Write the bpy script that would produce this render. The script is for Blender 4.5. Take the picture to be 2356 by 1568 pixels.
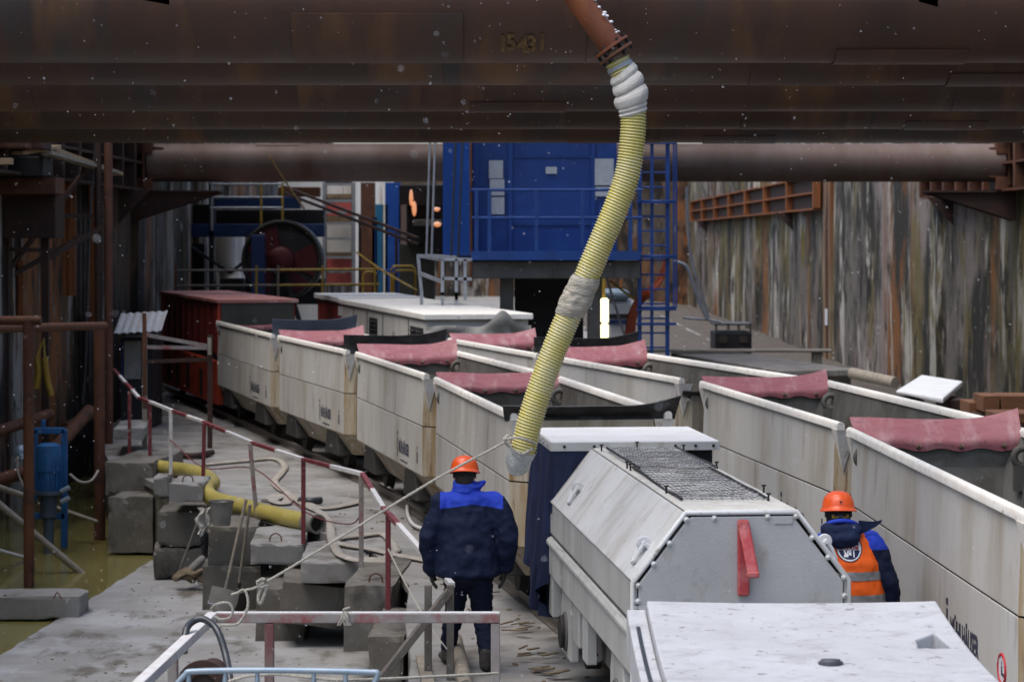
import bpy, bmesh, math, random
from mathutils import Vector, Matrix, noise
random.seed(7)
R = math.radians
scn = bpy.context.scene
for o in list(bpy.data.objects):
    bpy.data.objects.remove(o)
col = scn.collection

# ------------------------------------------------------------------ camera
CAMZ, F, CU, HV = 3.55, 5563.0, 1178.0, 550.0      # eye height, focal length and horizon measured on a 2356 px wide print
cam_d = bpy.data.cameras.new('camera')
cam = bpy.data.objects.new('camera', cam_d)
col.objects.link(cam)
cam.location = (0, 0, CAMZ)
cam.rotation_euler = (R(90), 0, 0)
cam_d.sensor_width = 36
cam_d.lens = 85.0
cam_d.shift_y = -(784 - HV) / 2356.0
cam_d.clip_start = 0.3
cam_d.clip_end = 600
cam_d.dof.use_dof = True
cam_d.dof.focus_distance = 18.0
cam_d.dof.aperture_fstop = 4.0
scn.camera = cam

# ------------------------------------------------------------------ overcast sky and weak soft sun
world = bpy.data.worlds.new('World')
scn.world = world
world.use_nodes = True
wn = world.node_tree
sky = wn.nodes.new('ShaderNodeTexSky')
sky.sky_type = 'NISHITA'
sky.sun_disc = False
SUN_EL, SUN_AZ = 68.0, 238.0
sky.sun_elevation = R(SUN_EL)
sky.sun_rotation = R(SUN_AZ)
sky.air_density = 1.0
sky.dust_density = 3.4
sky.ozone_density = 1.0
bg = wn.nodes['Background']
bg.inputs['Strength'].default_value = 0.14
wn.links.new(sky.outputs[0], bg.inputs[0])
sun_d = bpy.data.lights.new('sun', 'SUN')
sun_d.energy = 1.3
sun_d.angle = R(45)
sun_d.color = (1.0, 0.99, 0.975)
sun = bpy.data.objects.new('sun', sun_d)
col.objects.link(sun)
sun.rotation_euler = (R(90 - SUN_EL), 0, R(180 - SUN_AZ))
sun.location = (0, 0, 30)

scn.view_settings.view_transform = 'Standard'
scn.view_settings.look = 'None'
scn.view_settings.exposure = 0.84
scn.view_settings.gamma = 1.0
scn.render.engine = 'CYCLES'
scn.cycles.use_denoising = True
scn.cycles.max_bounces = 6
scn.cycles.diffuse_bounces = 3
scn.cycles.glossy_bounces = 3
scn.cycles.transmission_bounces = 3
scn.cycles.caustics_reflective = False
scn.cycles.caustics_refractive = False


# ------------------------------------------------------------------ helpers
def P(u, v, d):
    """a point of the place at distance d, from its place on the print"""
    return Vector(((u - CU) * d / F, d, CAMZ - (v - HV) * d / F))


def PZ(u, v, z):
    """the same, for a point known to stand at height z"""
    d = (CAMZ - z) * F / (v - HV)
    return Vector(((u - CU) * d / F, d, z))


XF = {}
WORK = bpy.data.scenes.new('workbench')


def put(o, label=None, cat=None, group=None, kind=None):
    if label: o['label'] = label
    if cat: o['category'] = cat
    if group: o['group'] = group
    if kind: o['kind'] = kind
    return o


def thing(name, label, cat, loc=(0, 0, 0), rz=0.0, group=None, rx=0.0, ry=0.0):
    o = bpy.data.objects.new(name, None)
    col.objects.link(o)
    o.location = loc
    o.rotation_euler = (rx, ry, rz)
    o.empty_display_size = 0.2
    XF[o.name] = Matrix.Translation(Vector(loc)) @ o.rotation_euler.to_matrix().to_4x4()
    return put(o, label, cat, group)


KIDS = {}


def children(o):
    return KIDS.get(o.name, [])


def copy_tree(o, parent=None):
    if parent is None:
        KIDS.clear()
        for x in bpy.data.objects:
            if x.parent is not None:
                KIDS.setdefault(x.parent.name, []).append(x)
    c = o.copy()
    col.objects.link(c)
    if parent is not None:
        c.parent = parent
    for ch in children(o):
        copy_tree(ch, c)
    return c


class MB:
    def __init__(s):
        s.v = []
        s.f = []

    def add(s, vs, fs):
        n = len(s.v)
        s.v += [Vector(x) for x in vs]
        s.f += [tuple(i + n for i in f) for f in fs]
        return s

    def box(s, c, size, rz=0.0, m=None):
        hx, hy, hz = size[0] / 2, size[1] / 2, size[2] / 2
        vs = [Vector((x, y, z)) for z in (-hz, hz) for y in (-hy, hy) for x in (-hx, hx)]
        rot = m if m is not None else Matrix.Rotation(rz, 3, 'Z')
        return s.hexa([rot @ p + Vector(c) for p in vs])

    def hexa(s, p):
        return s.add(p, [(0, 2, 3, 1), (4, 5, 7, 6), (0, 1, 5, 4), (2, 6, 7, 3), (0, 4, 6, 2), (1, 3, 7, 5)])

    def span(s, a, b):
        a, b = Vector(a), Vector(b)
        return s.box((a + b) / 2, [abs(q) for q in (b - a)])

    def bar(s, a, b, w, h=None, up=(0, 0, 1)):
        a, b = Vector(a), Vector(b)
        h = h or w
        d = (b - a)
        L = d.length
        d.normalize()
        up = Vector(up)
        if abs(d.dot(up)) > 0.98:
            up = Vector((0, 1, 0))
        x = d.cross(up).normalized()
        z = x.cross(d).normalized()
        m = Matrix((x, d, z)).transposed()
        return s.box((a + b) / 2, (w, L, h), m=m)

    def prism(s, poly, axis_off):
        """poly: list of 3D points (planar), swept by axis_off"""
        n = len(poly)
        a = [Vector(p) for p in poly]
        b = [p + Vector(axis_off) for p in a]
        fs = [tuple(range(n)), tuple(range(2 * n - 1, n - 1, -1))]
        fs += [(i, i + n, (i + 1) % n + n, (i + 1) % n) for i in range(n)]
        return s.add(a + b, fs)

    def tube(s, pts, r, n=10, cap=True, flat=1.0, upv=(0, 0, 1)):
        pts = [Vector(p) for p in pts]
        k = len(pts)
        rr = r if isinstance(r, (list, tuple)) else [r] * k
        ref = None
        vs = []
        for i, p in enumerate(pts):
            t = (pts[min(i + 1, k - 1)] - pts[max(i - 1, 0)]).normalized()
            if ref is None:
                ref = Vector(upv) if abs(t.dot(Vector(upv))) < 0.95 else Vector((1, 0, 0))
            x = t.cross(ref)
            if x.length < 1e-5:
                x = t.cross(Vector((0, 1, 0)))
            x.normalize()
            y = x.cross(t).normalized()
            ref = y
            for j in range(n):
                a = 2 * math.pi * j / n
                vs.append(p + (x * math.cos(a) + y * math.sin(a) * flat) * rr[i])
        fs = []
        for i in range(k - 1):
            for j in range(n):
                j2 = (j + 1) % n
                fs.append((i * n + j, i * n + j2, (i + 1) * n + j2, (i + 1) * n + j))
        if cap:
            fs.append(tuple(range(n - 1, -1, -1)))
            fs.append(tuple((k - 1) * n + j for j in range(n)))
        return s.add(vs, fs)

    def pipe(s, a, b, ro, ri, n=24):
        """a hollow pipe with open ends"""
        a, b = Vector(a), Vector(b)
        t = (b - a).normalized()
        ref = Vector((0, 0, 1)) if abs(t.z) < 0.9 else Vector((1, 0, 0))
        x = t.cross(ref).normalized()
        y = x.cross(t)
        vs = []
        for p, r in ((a, ro), (b, ro), (b, ri), (a, ri)):
            for j in range(n):
                an = 2 * math.pi * j / n
                vs.append(p + (x * math.cos(an) + y * math.sin(an)) * r)
        fs = []
        for i in range(4):
            for j in range(n):
                j2 = (j + 1) % n
                i2 = (i + 1) % 4
                fs.append((i * n + j, i * n + j2, i2 * n + j2, i2 * n + j))
        return s.add(vs, fs)

    def torus(s, c, ax, R0, r, n=20, m=8, a0=0.0, a1=2 * math.pi):
        ax = Vector(ax).normalized()
        ref = Vector((0, 0, 1)) if abs(ax.z) < 0.9 else Vector((1, 0, 0))
        x = ax.cross(ref).normalized()
        y = ax.cross(x)
        full = abs(a1 - a0) > 6.28
        k = n if full else n + 1
        vs, fs = [], []
        for i in range(k):
            a = a0 + (a1 - a0) * i / n
            d = x * math.cos(a) + y * math.sin(a)
            for j in range(m):
                b = 2 * math.pi * j / m
                vs.append(Vector(c) + d * (R0 + r * math.cos(b)) + ax * r * math.sin(b))
        for i in range(n):
            i2 = (i + 1) % k
            for j in range(m):
                j2 = (j + 1) % m
                fs.append((i * m + j, i2 * m + j, i2 * m + j2, i * m + j2))
        return s.add(vs, fs)

    def disc(s, c, ax, r, h, n=20, r2=None):
        ax = Vector(ax).normalized()
        return s.tube([Vector(c), Vector(c) + ax * h], [r, r if r2 is None else r2], n)

    def ball(s, c, rx, ry=None, rz=None, n=12, m=8):
        ry = ry or rx
        rz = rz or rx
        vs = [Vector(c) + Vector((0, 0, rz))]
        for i in range(1, m):
            t = math.pi * i / m
            for j in range(n):
                a = 2 * math.pi * j / n
                vs.append(Vector(c) + Vector((rx * math.sin(t) * math.cos(a), ry * math.sin(t) * math.sin(a), rz * math.cos(t))))
        vs.append(Vector(c) - Vector((0, 0, rz)))
        fs = [(0, 1 + j, 1 + (j + 1) % n) for j in range(n)]
        for i in range(m - 2):
            for j in range(n):
                fs.append((1 + i * n + j, 1 + (i + 1) * n + j, 1 + (i + 1) * n + (j + 1) % n, 1 + i * n + (j + 1) % n))
        L = len(vs) - 1
        fs += [(L, 1 + (m - 2) * n + (j + 1) % n, 1 + (m - 2) * n + j) for j in range(n)]
        return s.add(vs, fs)

    def grid(s, fn, nu, nv, thick=None):
        """surface fn(a, b) -> point for a, b in 0..1; a second skin at distance thick closes it"""
        vs = [Vector(fn(i / nu, j / nv)) for i in range(nu + 1) for j in range(nv + 1)]
        fs = [(i * (nv + 1) + j, (i + 1) * (nv + 1) + j, (i + 1) * (nv + 1) + j + 1, i * (nv + 1) + j + 1)
              for i in range(nu) for j in range(nv)]
        if thick is None:
            return s.add(vs, fs)
        n = len(vs)
        nr = [Vector() for _ in vs]
        for f in fs:
            q = (vs[f[1]] - vs[f[0]]).cross(vs[f[3]] - vs[f[0]])
            if q.length:
                q.normalize()
            for i in f:
                nr[i] += q
        low = [p - (q.normalized() if q.length else Vector((0, 0, 1))) * thick for p, q in zip(vs, nr)]
        fs2 = [tuple(i + n for i in reversed(f)) for f in fs]
        e = [i * (nv + 1) for i in range(nu + 1)] + [nu * (nv + 1) + j for j in range(1, nv + 1)]
        e += [i * (nv + 1) + nv for i in range(nu - 1, -1, -1)] + [j for j in range(nv - 1, 0, -1)]
        k = len(e)
        side = [(e[i], e[i] + n, e[(i + 1) % k] + n, e[(i + 1) % k]) for i in range(k)]
        return s.add(vs + low, fs + fs2 + side)

    def jitter(s, amp, freq=1.0, seed=0.0):
        for i, p in enumerate(s.v):
            s.v[i] = p + noise.noise_vector(p * freq + Vector((seed, seed * 1.7, 3.1))) * amp
        return s

    def build(s, name, mat, parent=None, world=False, smooth=False, bevel=0.0, origin=None, seg=2):
        vs = s.v
        me = bpy.data.meshes.new(name)
        if parent is not None and world:
            inv = XF[parent.name].inverted()
            vs = [inv @ p for p in vs]
        o = bpy.data.objects.new(name, me)
        if parent is None:
            if origin is None:
                lo = Vector([min(p[i] for p in vs) for i in range(3)])
                hi = Vector([max(p[i] for p in vs) for i in range(3)])
                origin = Vector(((lo.x + hi.x) / 2, (lo.y + hi.y) / 2, lo.z))
            origin = Vector(origin)
            vs = [p - origin for p in vs]
            o.location = origin
            XF[o.name] = Matrix.Translation(origin)
        me.from_pydata([tuple(p) for p in vs], [], s.f)
        bm = bmesh.new()
        bm.from_mesh(me)
        bmesh.ops.recalc_face_normals(bm, faces=bm.faces)
        bm.to_mesh(me)
        bm.free()
        if smooth:
            me.polygons.foreach_set('use_smooth', [True] * len(me.polygons))
        me.materials.append(mat)
        col.objects.link(o)
        if parent is not None:
            o.parent = parent
            if parent.name in XF:
                XF[o.name] = XF[parent.name]
        if bevel:
            b = o.modifiers.new('bevel', 'BEVEL')
            b.width = bevel
            b.segments = seg
            b.limit_method = 'ANGLE'
            b.angle_limit = R(40)
            b.harden_normals = False
        if smooth:
            try:
                me.set_sharp_from_angle(angle=R(50))
            except Exception:
                pass
        return o


def spline(pts, n=8):
    """Catmull-Rom through the points"""
    pts = [Vector(p) for p in pts]
    q = [pts[0] * 2 - pts[1]] + pts + [pts[-1] * 2 - pts[-2]]
    out = []
    for i in range(1, len(q) - 2):
        a, b, c, d = q[i - 1], q[i], q[i + 1], q[i + 2]
        for k in range(n):
            t = k / n
            out.append(0.5 * ((2 * b) + (c - a) * t + (2 * a - 5 * b + 4 * c - d) * t * t + (3 * b - a - 3 * c + d) * t ** 3))
    out.append(pts[-1])
    return out


def baked(*obs):
    """the first object's mesh with its modifiers, worked out in a scene of its own"""
    for o in obs:
        WORK.collection.objects.link(o)
    with bpy.context.temp_override(scene=WORK, view_layer=WORK.view_layers[0]):
        dg = bpy.context.evaluated_depsgraph_get()
        dg.update()
        me = bpy.data.meshes.new_from_object(obs[0].evaluated_get(dg))
    for o in obs:
        WORK.collection.objects.unlink(o)
    return me


def textmesh(body, size, depth=0.0, align='CENTER', bold=0.0, sx=1.0):
    """lettering as a mesh lying in the XY plane"""
    cu = bpy.data.curves.new('lettering', 'FONT')
    cu.body = body
    cu.size = size
    cu.extrude = depth
    cu.offset = bold
    cu.align_x = align
    cu.align_y = 'CENTER'
    cu.resolution_u = 3
    o = bpy.data.objects.new('lettering', cu)
    me = baked(o)
    bpy.data.objects.remove(o)
    vs = [Vector((v.co.x * sx, v.co.y, v.co.z)) for v in me.vertices]
    fs = [tuple(p.vertices) for p in me.polygons]
    bpy.data.meshes.remove(me)
    return vs, fs


def remesh(parts, name, mat, parent, vox=0.015, smooth_it=6, wrinkle=0.0, wfreq=8.0, wstretch=(1, 1, 1), world=False):
    """one continuous skin over tapered limbs; parts: (p, (rx,ry,rz), q, (rx,ry,rz))"""
    bm = bmesh.new()
    for (p, a, q, b) in parts:
        t = bmesh.new()
        for c, r in ((p, a), (q, b)):
            if not isinstance(r, (tuple, list)):
                r = (r, r, r)
            g = bmesh.ops.create_icosphere(t, subdivisions=3, radius=1.0)
            for v in g['verts']:
                v.co = Vector((v.co.x * r[0], v.co.y * r[1], v.co.z * r[2])) + Vector(c)
        h = bmesh.ops.convex_hull(t, input=t.verts)
        junk = list({e for k in ('geom_interior', 'geom_unused') for e in h[k] if isinstance(e, bmesh.types.BMVert)})
        bmesh.ops.delete(t, geom=junk, context='VERTS')
        m = bpy.data.meshes.new('tmp')
        t.to_mesh(m)
        t.free()
        bm.from_mesh(m)
        bpy.data.meshes.remove(m)
    me = bpy.data.meshes.new('tmp')
    bm.to_mesh(me)
    bm.free()
    o = bpy.data.objects.new('tmp', me)
    r = o.modifiers.new('r', 'REMESH')
    r.mode = 'VOXEL'
    r.voxel_size = vox
    sm = o.modifiers.new('s', 'SMOOTH')
    sm.factor = 0.5
    sm.iterations = smooth_it
    out = baked(o)
    bpy.data.objects.remove(o)
    if wrinkle:
        ws = Vector(wstretch)
        nrm = [v.normal.copy() for v in out.vertices]
        for v, nv in zip(out.vertices, nrm):
            q = Vector((v.co.x * ws.x, v.co.y * ws.y, v.co.z * ws.z)) * wfreq
            k = noise.noise(q) + 0.5 * noise.noise(q * 2.3) - abs(noise.noise(q * 0.9 + Vector((5, 5, 5)))) * 0.8
            v.co += nv * k * wrinkle
    out.polygons.foreach_set('use_smooth', [True] * len(out.polygons))
    out.name = name
    out.materials.clear()
    out.materials.append(mat)
    ob = bpy.data.objects.new(name, out)
    col.objects.link(ob)
    if parent is not None:
        ob.parent = parent
        if parent.name in XF:
            XF[ob.name] = XF[parent.name]
    return ob


def cut(obj, cutters):
    """take the volumes of the cutters (MB, in the object's own coordinates) out of a mesh object"""
    tmp = []
    base = bpy.data.objects.new('tmp', obj.data)
    for c in cutters:
        me = bpy.data.meshes.new('tmp')
        me.from_pydata([tuple(p) for p in c.v], [], c.f)
        bm = bmesh.new()
        bm.from_mesh(me)
        bmesh.ops.recalc_face_normals(bm, faces=bm.faces)
        bm.to_mesh(me)
        bm.free()
        o = bpy.data.objects.new('tmp', me)
        tmp.append(o)
        m = base.modifiers.new('cut', 'BOOLEAN')
        m.operation = 'DIFFERENCE'
        m.solver = 'EXACT'
        m.object = o
    me = baked(base, *tmp)
    for o in tmp + [base]:
        bpy.data.objects.remove(o)
    me.name = obj.data.name
    obj.data = me


# ------------------------------------------------------------------ materials
MT = {}


def mat(name, c1, c2=None, rough=0.6, metal=0.0, scale=3.0, stretch=(1, 1, 1), lo=0.35, hi=0.7,
        c3=None, s3=1.5, st3=(1, 1, 1), lo3=0.55, hi3=0.7, c4=None, s4=9.0, st4=(1, 1, 1), lo4=0.6, hi4=0.68,
        bump=0.15, bscale=30.0, bst=(1, 1, 1), spec=0.35, rand=True, rvar=0.15, dist=0.01):
    m = bpy.data.materials.new(name)
    m.use_nodes = True
    nt = m.node_tree
    N, L = nt.nodes, nt.links
    pr = N['Principled BSDF']
    pr.inputs['Roughness'].default_value = rough
    pr.inputs['Metallic'].default_value = metal
    pr.inputs['Specular IOR Level'].default_value = spec
    tc = N.new('ShaderNodeTexCoord')
    co = tc.outputs['Object']
    if rand:
        oi = N.new('ShaderNodeObjectInfo')
        mu = N.new('ShaderNodeVectorMath'); mu.operation = 'MULTIPLY_ADD'
        cx = N.new('ShaderNodeCombineXYZ')
        for k in range(3):
            L.new(oi.outputs['Random'], cx.inputs[k])
        L.new(cx.outputs[0], mu.inputs[0])
        mu.inputs[1].default_value = (31.0, 17.0, 23.0)
        L.new(co, mu.inputs[2])
        co = mu.outputs[0]

    def nz(sc, st, detail=5.0, rgh=0.6):
        mp = N.new('ShaderNodeMapping')
        mp.inputs['Scale'].default_value = st
        L.new(co, mp.inputs[0])
        n = N.new('ShaderNodeTexNoise')
        n.inputs['Scale'].default_value = sc
        n.inputs['Detail'].default_value = detail
        n.inputs['Roughness'].default_value = rgh
        L.new(mp.outputs[0], n.inputs['Vector'])
        return n.outputs['Fac']

    def ramp(fac, lo, hi):
        r = N.new('ShaderNodeMapRange')
        r.inputs['From Min'].default_value = lo
        r.inputs['From Max'].default_value = hi
        r.clamp = True
        L.new(fac, r.inputs[0])
        return r.outputs[0]

    def mix(fac, a, b):
        x = N.new('ShaderNodeMix')
        x.data_type = 'RGBA'
        L.new(fac, x.inputs['Factor'])
        for s, q in ((x.inputs[6], a), (x.inputs[7], b)):
            if isinstance(q, tuple):
                s.default_value = (*q, 1)
            else:
                L.new(q, s)
        return x.outputs[2]

    c = c1
    if c2 is not None:
        f0 = nz(scale, stretch)
        c = mix(ramp(f0, lo, hi), c1, c2)
        if rvar:
            rr = N.new('ShaderNodeMapRange')
            rr.inputs['To Min'].default_value = max(0.03, rough - rvar)
            rr.inputs['To Max'].default_value = min(1, rough + rvar)
            L.new(f0, rr.inputs[0])
            L.new(rr.outputs[0], pr.inputs['Roughness'])
    if c3 is not None:
        c = mix(ramp(nz(s3, st3, 7.0, 0.65), lo3, hi3), c, c3)
    if c4 is not None:
        c = mix(ramp(nz(s4, st4, 4.0), lo4, hi4), c, c4)
    if isinstance(c, tuple):
        pr.inputs['Base Color'].default_value = (*c, 1)
    else:
        L.new(c, pr.inputs['Base Color'])
    if bump:
        b = N.new('ShaderNodeBump')
        b.inputs['Strength'].default_value = bump
        b.inputs['Distance'].default_value = dist
        L.new(nz(bscale, bst, 6.0), b.inputs['Height'])
        L.new(b.outputs[0], pr.inputs['Normal'])
    MT[name] = m
    return m


mat('strut_rust', (.048, .028, .021), (.090, .044, .026), .5, 0.1, 1.2, (1, .3, .3), c3=(.040, .040, .040), s3=.8, st3=(1.2, .25, .25), lo3=.52, hi3=.66, c4=(.15, .075, .032), s4=1.0, st4=(1.5, .35, .35), lo4=.53, hi4=.72, bump=.25, bscale=14, spec=.3)
mat('strut_far', (.155, .115, .10), (.10, .062, .048), .6, 0.1, 1.0, (1, .4, .4), c3=(.09, .05, .035), s3=.6, st3=(1, .3, .3), bump=.15, bscale=12)
mat('rust', (.075, .032, .02), (.14, .055, .026), .75, 0.1, 4, (1, 1, .4), c3=(.03, .02, .017), s3=3, bump=.3, bscale=35)
mat('rust_dark', (.030, .018, .014), (.055, .026, .018), .75, 0.1, 3, bump=.3, bscale=30)
mat('rust_orange', (.27, .09, .026), (.15, .055, .022), .8, 0.0, 2, (2, 2, .2), c3=(.05, .03, .02), s3=1.5, st3=(2.5, 2.5, .15), bump=.25)
mat('pile_rust', (.20, .16, .10), (.15, .06, .022), .85, 0, 1.0, (1.2, 1.2, .16), lo=.40, hi=.58, c3=(.045, .035, .025), s3=1.4, st3=(1.5, 1.5, .2), lo3=.5, hi3=.64, c4=(.34, .30, .22), s4=2, st4=(1.5, 1.5, .15), lo4=.6, hi4=.7, bump=.3)
mat('rust_pipe', (.20, .065, .025), (.11, .035, .018), .5, 0.1, 5, (1, 1, .5), c3=(.28, .10, .03), s3=4, lo3=.58, hi3=.72, bump=.2)
WHT = (.54, .535, .505)
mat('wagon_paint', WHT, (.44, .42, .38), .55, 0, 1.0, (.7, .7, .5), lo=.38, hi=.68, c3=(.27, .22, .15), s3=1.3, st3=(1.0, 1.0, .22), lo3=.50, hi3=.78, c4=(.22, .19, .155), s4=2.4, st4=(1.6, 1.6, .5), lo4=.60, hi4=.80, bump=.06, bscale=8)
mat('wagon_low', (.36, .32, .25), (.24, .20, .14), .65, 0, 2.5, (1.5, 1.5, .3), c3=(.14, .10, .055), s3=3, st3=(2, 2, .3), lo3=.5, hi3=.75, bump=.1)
mat('wagon_rim', (.78, .765, .71), (.68, .64, .57), .5, 0, 6, c3=(.30, .17, .08), s3=7, lo3=.64, hi3=.72, c4=(.33, .30, .26), s4=14, lo4=.64, hi4=.7, bump=.08, bscale=25)  # lighter than the tub paint to stand for sky light on top edges
mat('wagon_gusset', (.80, .78, .73), (.70, .63, .53), .55, 0, 9, c3=(.26, .13, .05), s3=10, lo3=.6, hi3=.7, bump=.1)  # lightened to stand for light on the corners, with rust spots
mat('corner_rust', (.40, .36, .28), (.28, .19, .09), .7, 0, 4, (2, 2, .25), lo=.42, hi=.66, c3=(.14, .07, .03), s3=7, st3=(2, 2, .3), lo3=.55, hi3=.7, bump=.15)
mat('seam', (.05, .042, .033), None, .8, bump=0)
mat('wagon_in', (.13, .128, .115), (.085, .08, .068), .7, 0, 2, (1.5, 1.5, .5), c3=(.06, .05, .035), s3=2.5, lo3=.5, hi3=.7, c4=(.2, .195, .185), s4=3, lo4=.62, hi4=.8, bump=.2, bscale=10)
mat('muck', (.085, .07, .048), (.05, .04, .028), .85, 0, 8, c3=(.15, .125, .085), s3=6, bump=.9, bscale=22, dist=.03)
mat('iron_dark', (.022, .021, .02), (.04, .037, .033), .7, .2, 4, c3=(.07, .062, .05), s3=5, lo3=.6, hi3=.75, bump=.2)
mat('flap_pink', (.29, .095, .108), (.235, .072, .083), .55, 0, 6, (1, 3, 3), c3=(.36, .21, .21), s3=4, st3=(1.5, .6, .6), lo3=.50, hi3=.72, c4=(.15, .05, .055), s4=9, st4=(1, 2, 2), lo4=.60, hi4=.72, bump=.12, bscale=25, spec=.45)
mat('rubber_black', (.018, .018, .019), (.05, .05, .052), .5, 0, 5, (1, 2, 2), c3=(.10, .10, .10), s3=7, lo3=.6, hi3=.72, bump=.15, spec=.5)
mat('rubber_blue', (.10, .125, .16), (.07, .09, .12), .5, 0, 5, bump=.1, spec=.5)
mat('bolt', (.09, .05, .03), (.16, .12, .09), .5, .4, 30, bump=0)
mat('loco_white', (.56, .57, .57), (.47, .465, .445), .5, 0, 2.2, (1, .5, 1), lo=.4, hi=.72, c3=(.34, .32, .28), s3=2.2, st3=(.4, 2.0, .4), lo3=.50, hi3=.74, c4=(.24, .215, .18), s4=13, st4=(.6, 1.5, .6), lo4=.62, hi4=.72, bump=.12, bscale=10)
mat('loco_top', (.56, .55, .51), (.44, .42, .365), .6, 0, 7, c3=(.40, .36, .29), s3=14, lo3=.58, hi3=.7, bump=.25, bscale=40)
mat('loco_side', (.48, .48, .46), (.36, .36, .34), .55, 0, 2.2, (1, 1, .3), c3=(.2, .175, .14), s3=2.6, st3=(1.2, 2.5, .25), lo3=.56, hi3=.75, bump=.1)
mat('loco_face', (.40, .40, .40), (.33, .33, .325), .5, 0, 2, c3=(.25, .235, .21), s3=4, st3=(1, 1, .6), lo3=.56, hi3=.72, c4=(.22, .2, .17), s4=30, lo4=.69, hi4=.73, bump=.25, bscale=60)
mat('loco_dark', (.14, .135, .125), (.08, .075, .07), .7, 0, 3, bump=.15)
mat('white_dusty', (.62, .63, .64), (.54, .54, .53), .6, 0, 3, c3=(.40, .38, .35), s3=13, st3=(.5, 3, 1), lo3=.64, hi3=.72, bump=.12)
mat('red_paint', (.36, .05, .055), (.45, .16, .16), .55, 0, 10, lo=.45, hi=.7, c3=(.2, .03, .03), s3=6, bump=.15)
mat('mesh_wire', (.17, .175, .19), (.09, .09, .10), .5, .2, 12, c3=(.42, .43, .45), s3=4, lo3=.52, hi3=.64, bump=0)
mat('mesh_dark', (.018, .018, .019), (.04, .04, .042), .8, 0, 6, c3=(.09, .09, .092), s3=9, lo3=.55, hi3=.7, bump=.5, bscale=15)
mat('tarp_navy', (.007, .011, .036), (.012, .021, .065), .7, 0, 5, bump=.3, bscale=14, spec=.3)
mat('concrete', (.255, .248, .235), (.18, .172, .16), .8, 0, 1.3, c3=(.30, .30, .295), s3=.9, lo3=.5, hi3=.7, c4=(.12, .108, .09), s4=1.6, lo4=.54, hi4=.68, bump=.3, bscale=18)
mat('concrete_snowy', (.32, .316, .305), (.23, .222, .21), .8, 0, .9, c3=(.41, .415, .425), s3=.8, lo3=.47, hi3=.68, c4=(.13, .12, .10), s4=1.8, st4=(1.4, .7, 1), lo4=.54, hi4=.68, bump=.3, bscale=14)
mat('block', (.155, .143, .123), (.105, .096, .082), .85, 0, 2, (1, 1, .6), c3=(.20, .19, .175), s3=3, lo3=.55, hi3=.70, c4=(.035, .031, .026), s4=2.6, st4=(1, 1, .5), lo4=.52, hi4=.72, bump=.5, bscale=16)
mat('segment', (.43, .44, .455), (.36, .365, .375), .7, 0, 2, c3=(.31, .31, .32), s3=5, st3=(.8, 1.2, 1), lo3=.52, hi3=.68, c4=(.17, .165, .165), s4=22, st4=(.7, .9, 1), lo4=.62, hi4=.69, bump=.25, bscale=45)
mat('segment_side', (.36, .36, .36), (.26, .26, .26), .8, 0, 4, bump=.3)
mat('plug', (.035, .038, .045), (.07, .075, .085), .55, 0, 9, bump=.1)
mat('water', (.22, .19, .065), (.17, .15, .05), .12, 0, .6, bump=.12, bscale=5, spec=.5, rvar=.05, dist=.02)
mat('hose_yellow', (.46, .38, .05), (.38, .32, .06), .45, 0, 6, c3=(.45, .43, .28), s3=3, lo3=.52, hi3=.75, bump=0, spec=.5)
mat('hose_rib', (.50, .45, .16), (.56, .53, .36), .45, 0, 5, c3=(.58, .57, .53), s3=2, lo3=.5, hi3=.7, bump=0, spec=.5)
mat('film', (.42, .43, .42), (.30, .31, .31), .3, 0, 25, (1, 1, .5), c3=(.6, .61, .62), s3=20, lo3=.58, hi3=.66, bump=.9, bscale=35, spec=.6, dist=.02)
mat('cloth_wrap', (.52, .50, .46), (.42, .40, .36), .85, 0, 8, c3=(.28, .25, .2), s3=13, lo3=.63, hi3=.75, bump=.35, bscale=30)
mat('cloth_coarse', (.40, .37, .31), (.30, .27, .22), .9, 0, 14, (1, 1, 3), bump=.9, bscale=26, bst=(1, 1, 4), dist=.02)
mat('hose_smooth', (.42, .35, .09), (.35, .29, .075), .4, 0, 3, c3=(.40, .34, .13), s3=5, lo3=.58, hi3=.72, c4=(.5, .48, .36), s4=7, lo4=.62, hi4=.75, bump=.08, spec=.5)
mat('hose_grey', (.34, .31, .27), (.27, .245, .21), .8, 0, 6, c3=(.42, .40, .37), s3=4, bump=.3)
mat('rope', (.42, .40, .34), (.28, .26, .22), .9, 0, 60, bump=.6, bscale=90)
mat('rail_white', (.60, .60, .60), (.50, .48, .46), .5, 0, 10, c3=(.33, .27, .22), s3=12, lo3=.62, hi3=.72, bump=.15)
mat('rail_red', (.17, .03, .035), (.13, .026, .03), .5, 0, 8, c3=(.36, .28, .26), s3=11, lo3=.58, hi3=.7, bump=.15)
mat('rail_mixed', (.27, .245, .23), (.20, .175, .16), .6, 0, 7, c3=(.23, .06, .065), s3=4, st3=(1, .5, 1), lo3=.50, hi3=.64, c4=(.14, .1, .08), s4=16, lo4=.64, hi4=.72, bump=.25)
mat('rail_grey', (.17, .15, .13), (.11, .095, .08), .7, .1, 9, c3=(.3, .28, .26), s3=20, lo3=.62, hi3=.7, bump=.35, bscale=50)
mat('tube_blue', (.22, .29, .36), (.30, .36, .41), .4, .3, 9, bump=.1)
mat('cable_black', (.022, .026, .032), (.04, .045, .05), .4, 0, 7, bump=0, spec=.5)
mat('cabin_blue', (.010, .058, .27), (.008, .045, .21), .45, 0, 1.5, (1, 1, .4), c3=(.016, .08, .33), s3=1.2, bump=.06, spec=.4)
mat('blue_steel', (.012, .06, .25), (.010, .04, .16), .5, 0, 3, bump=.1)
mat('beam_grey', (.10, .098, .095), (.07, .068, .066), .6, .1, 2, bump=.15)
mat('galv', (.33, .35, .38), (.24, .25, .27), .5, .3, 5, bump=.15)
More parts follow.
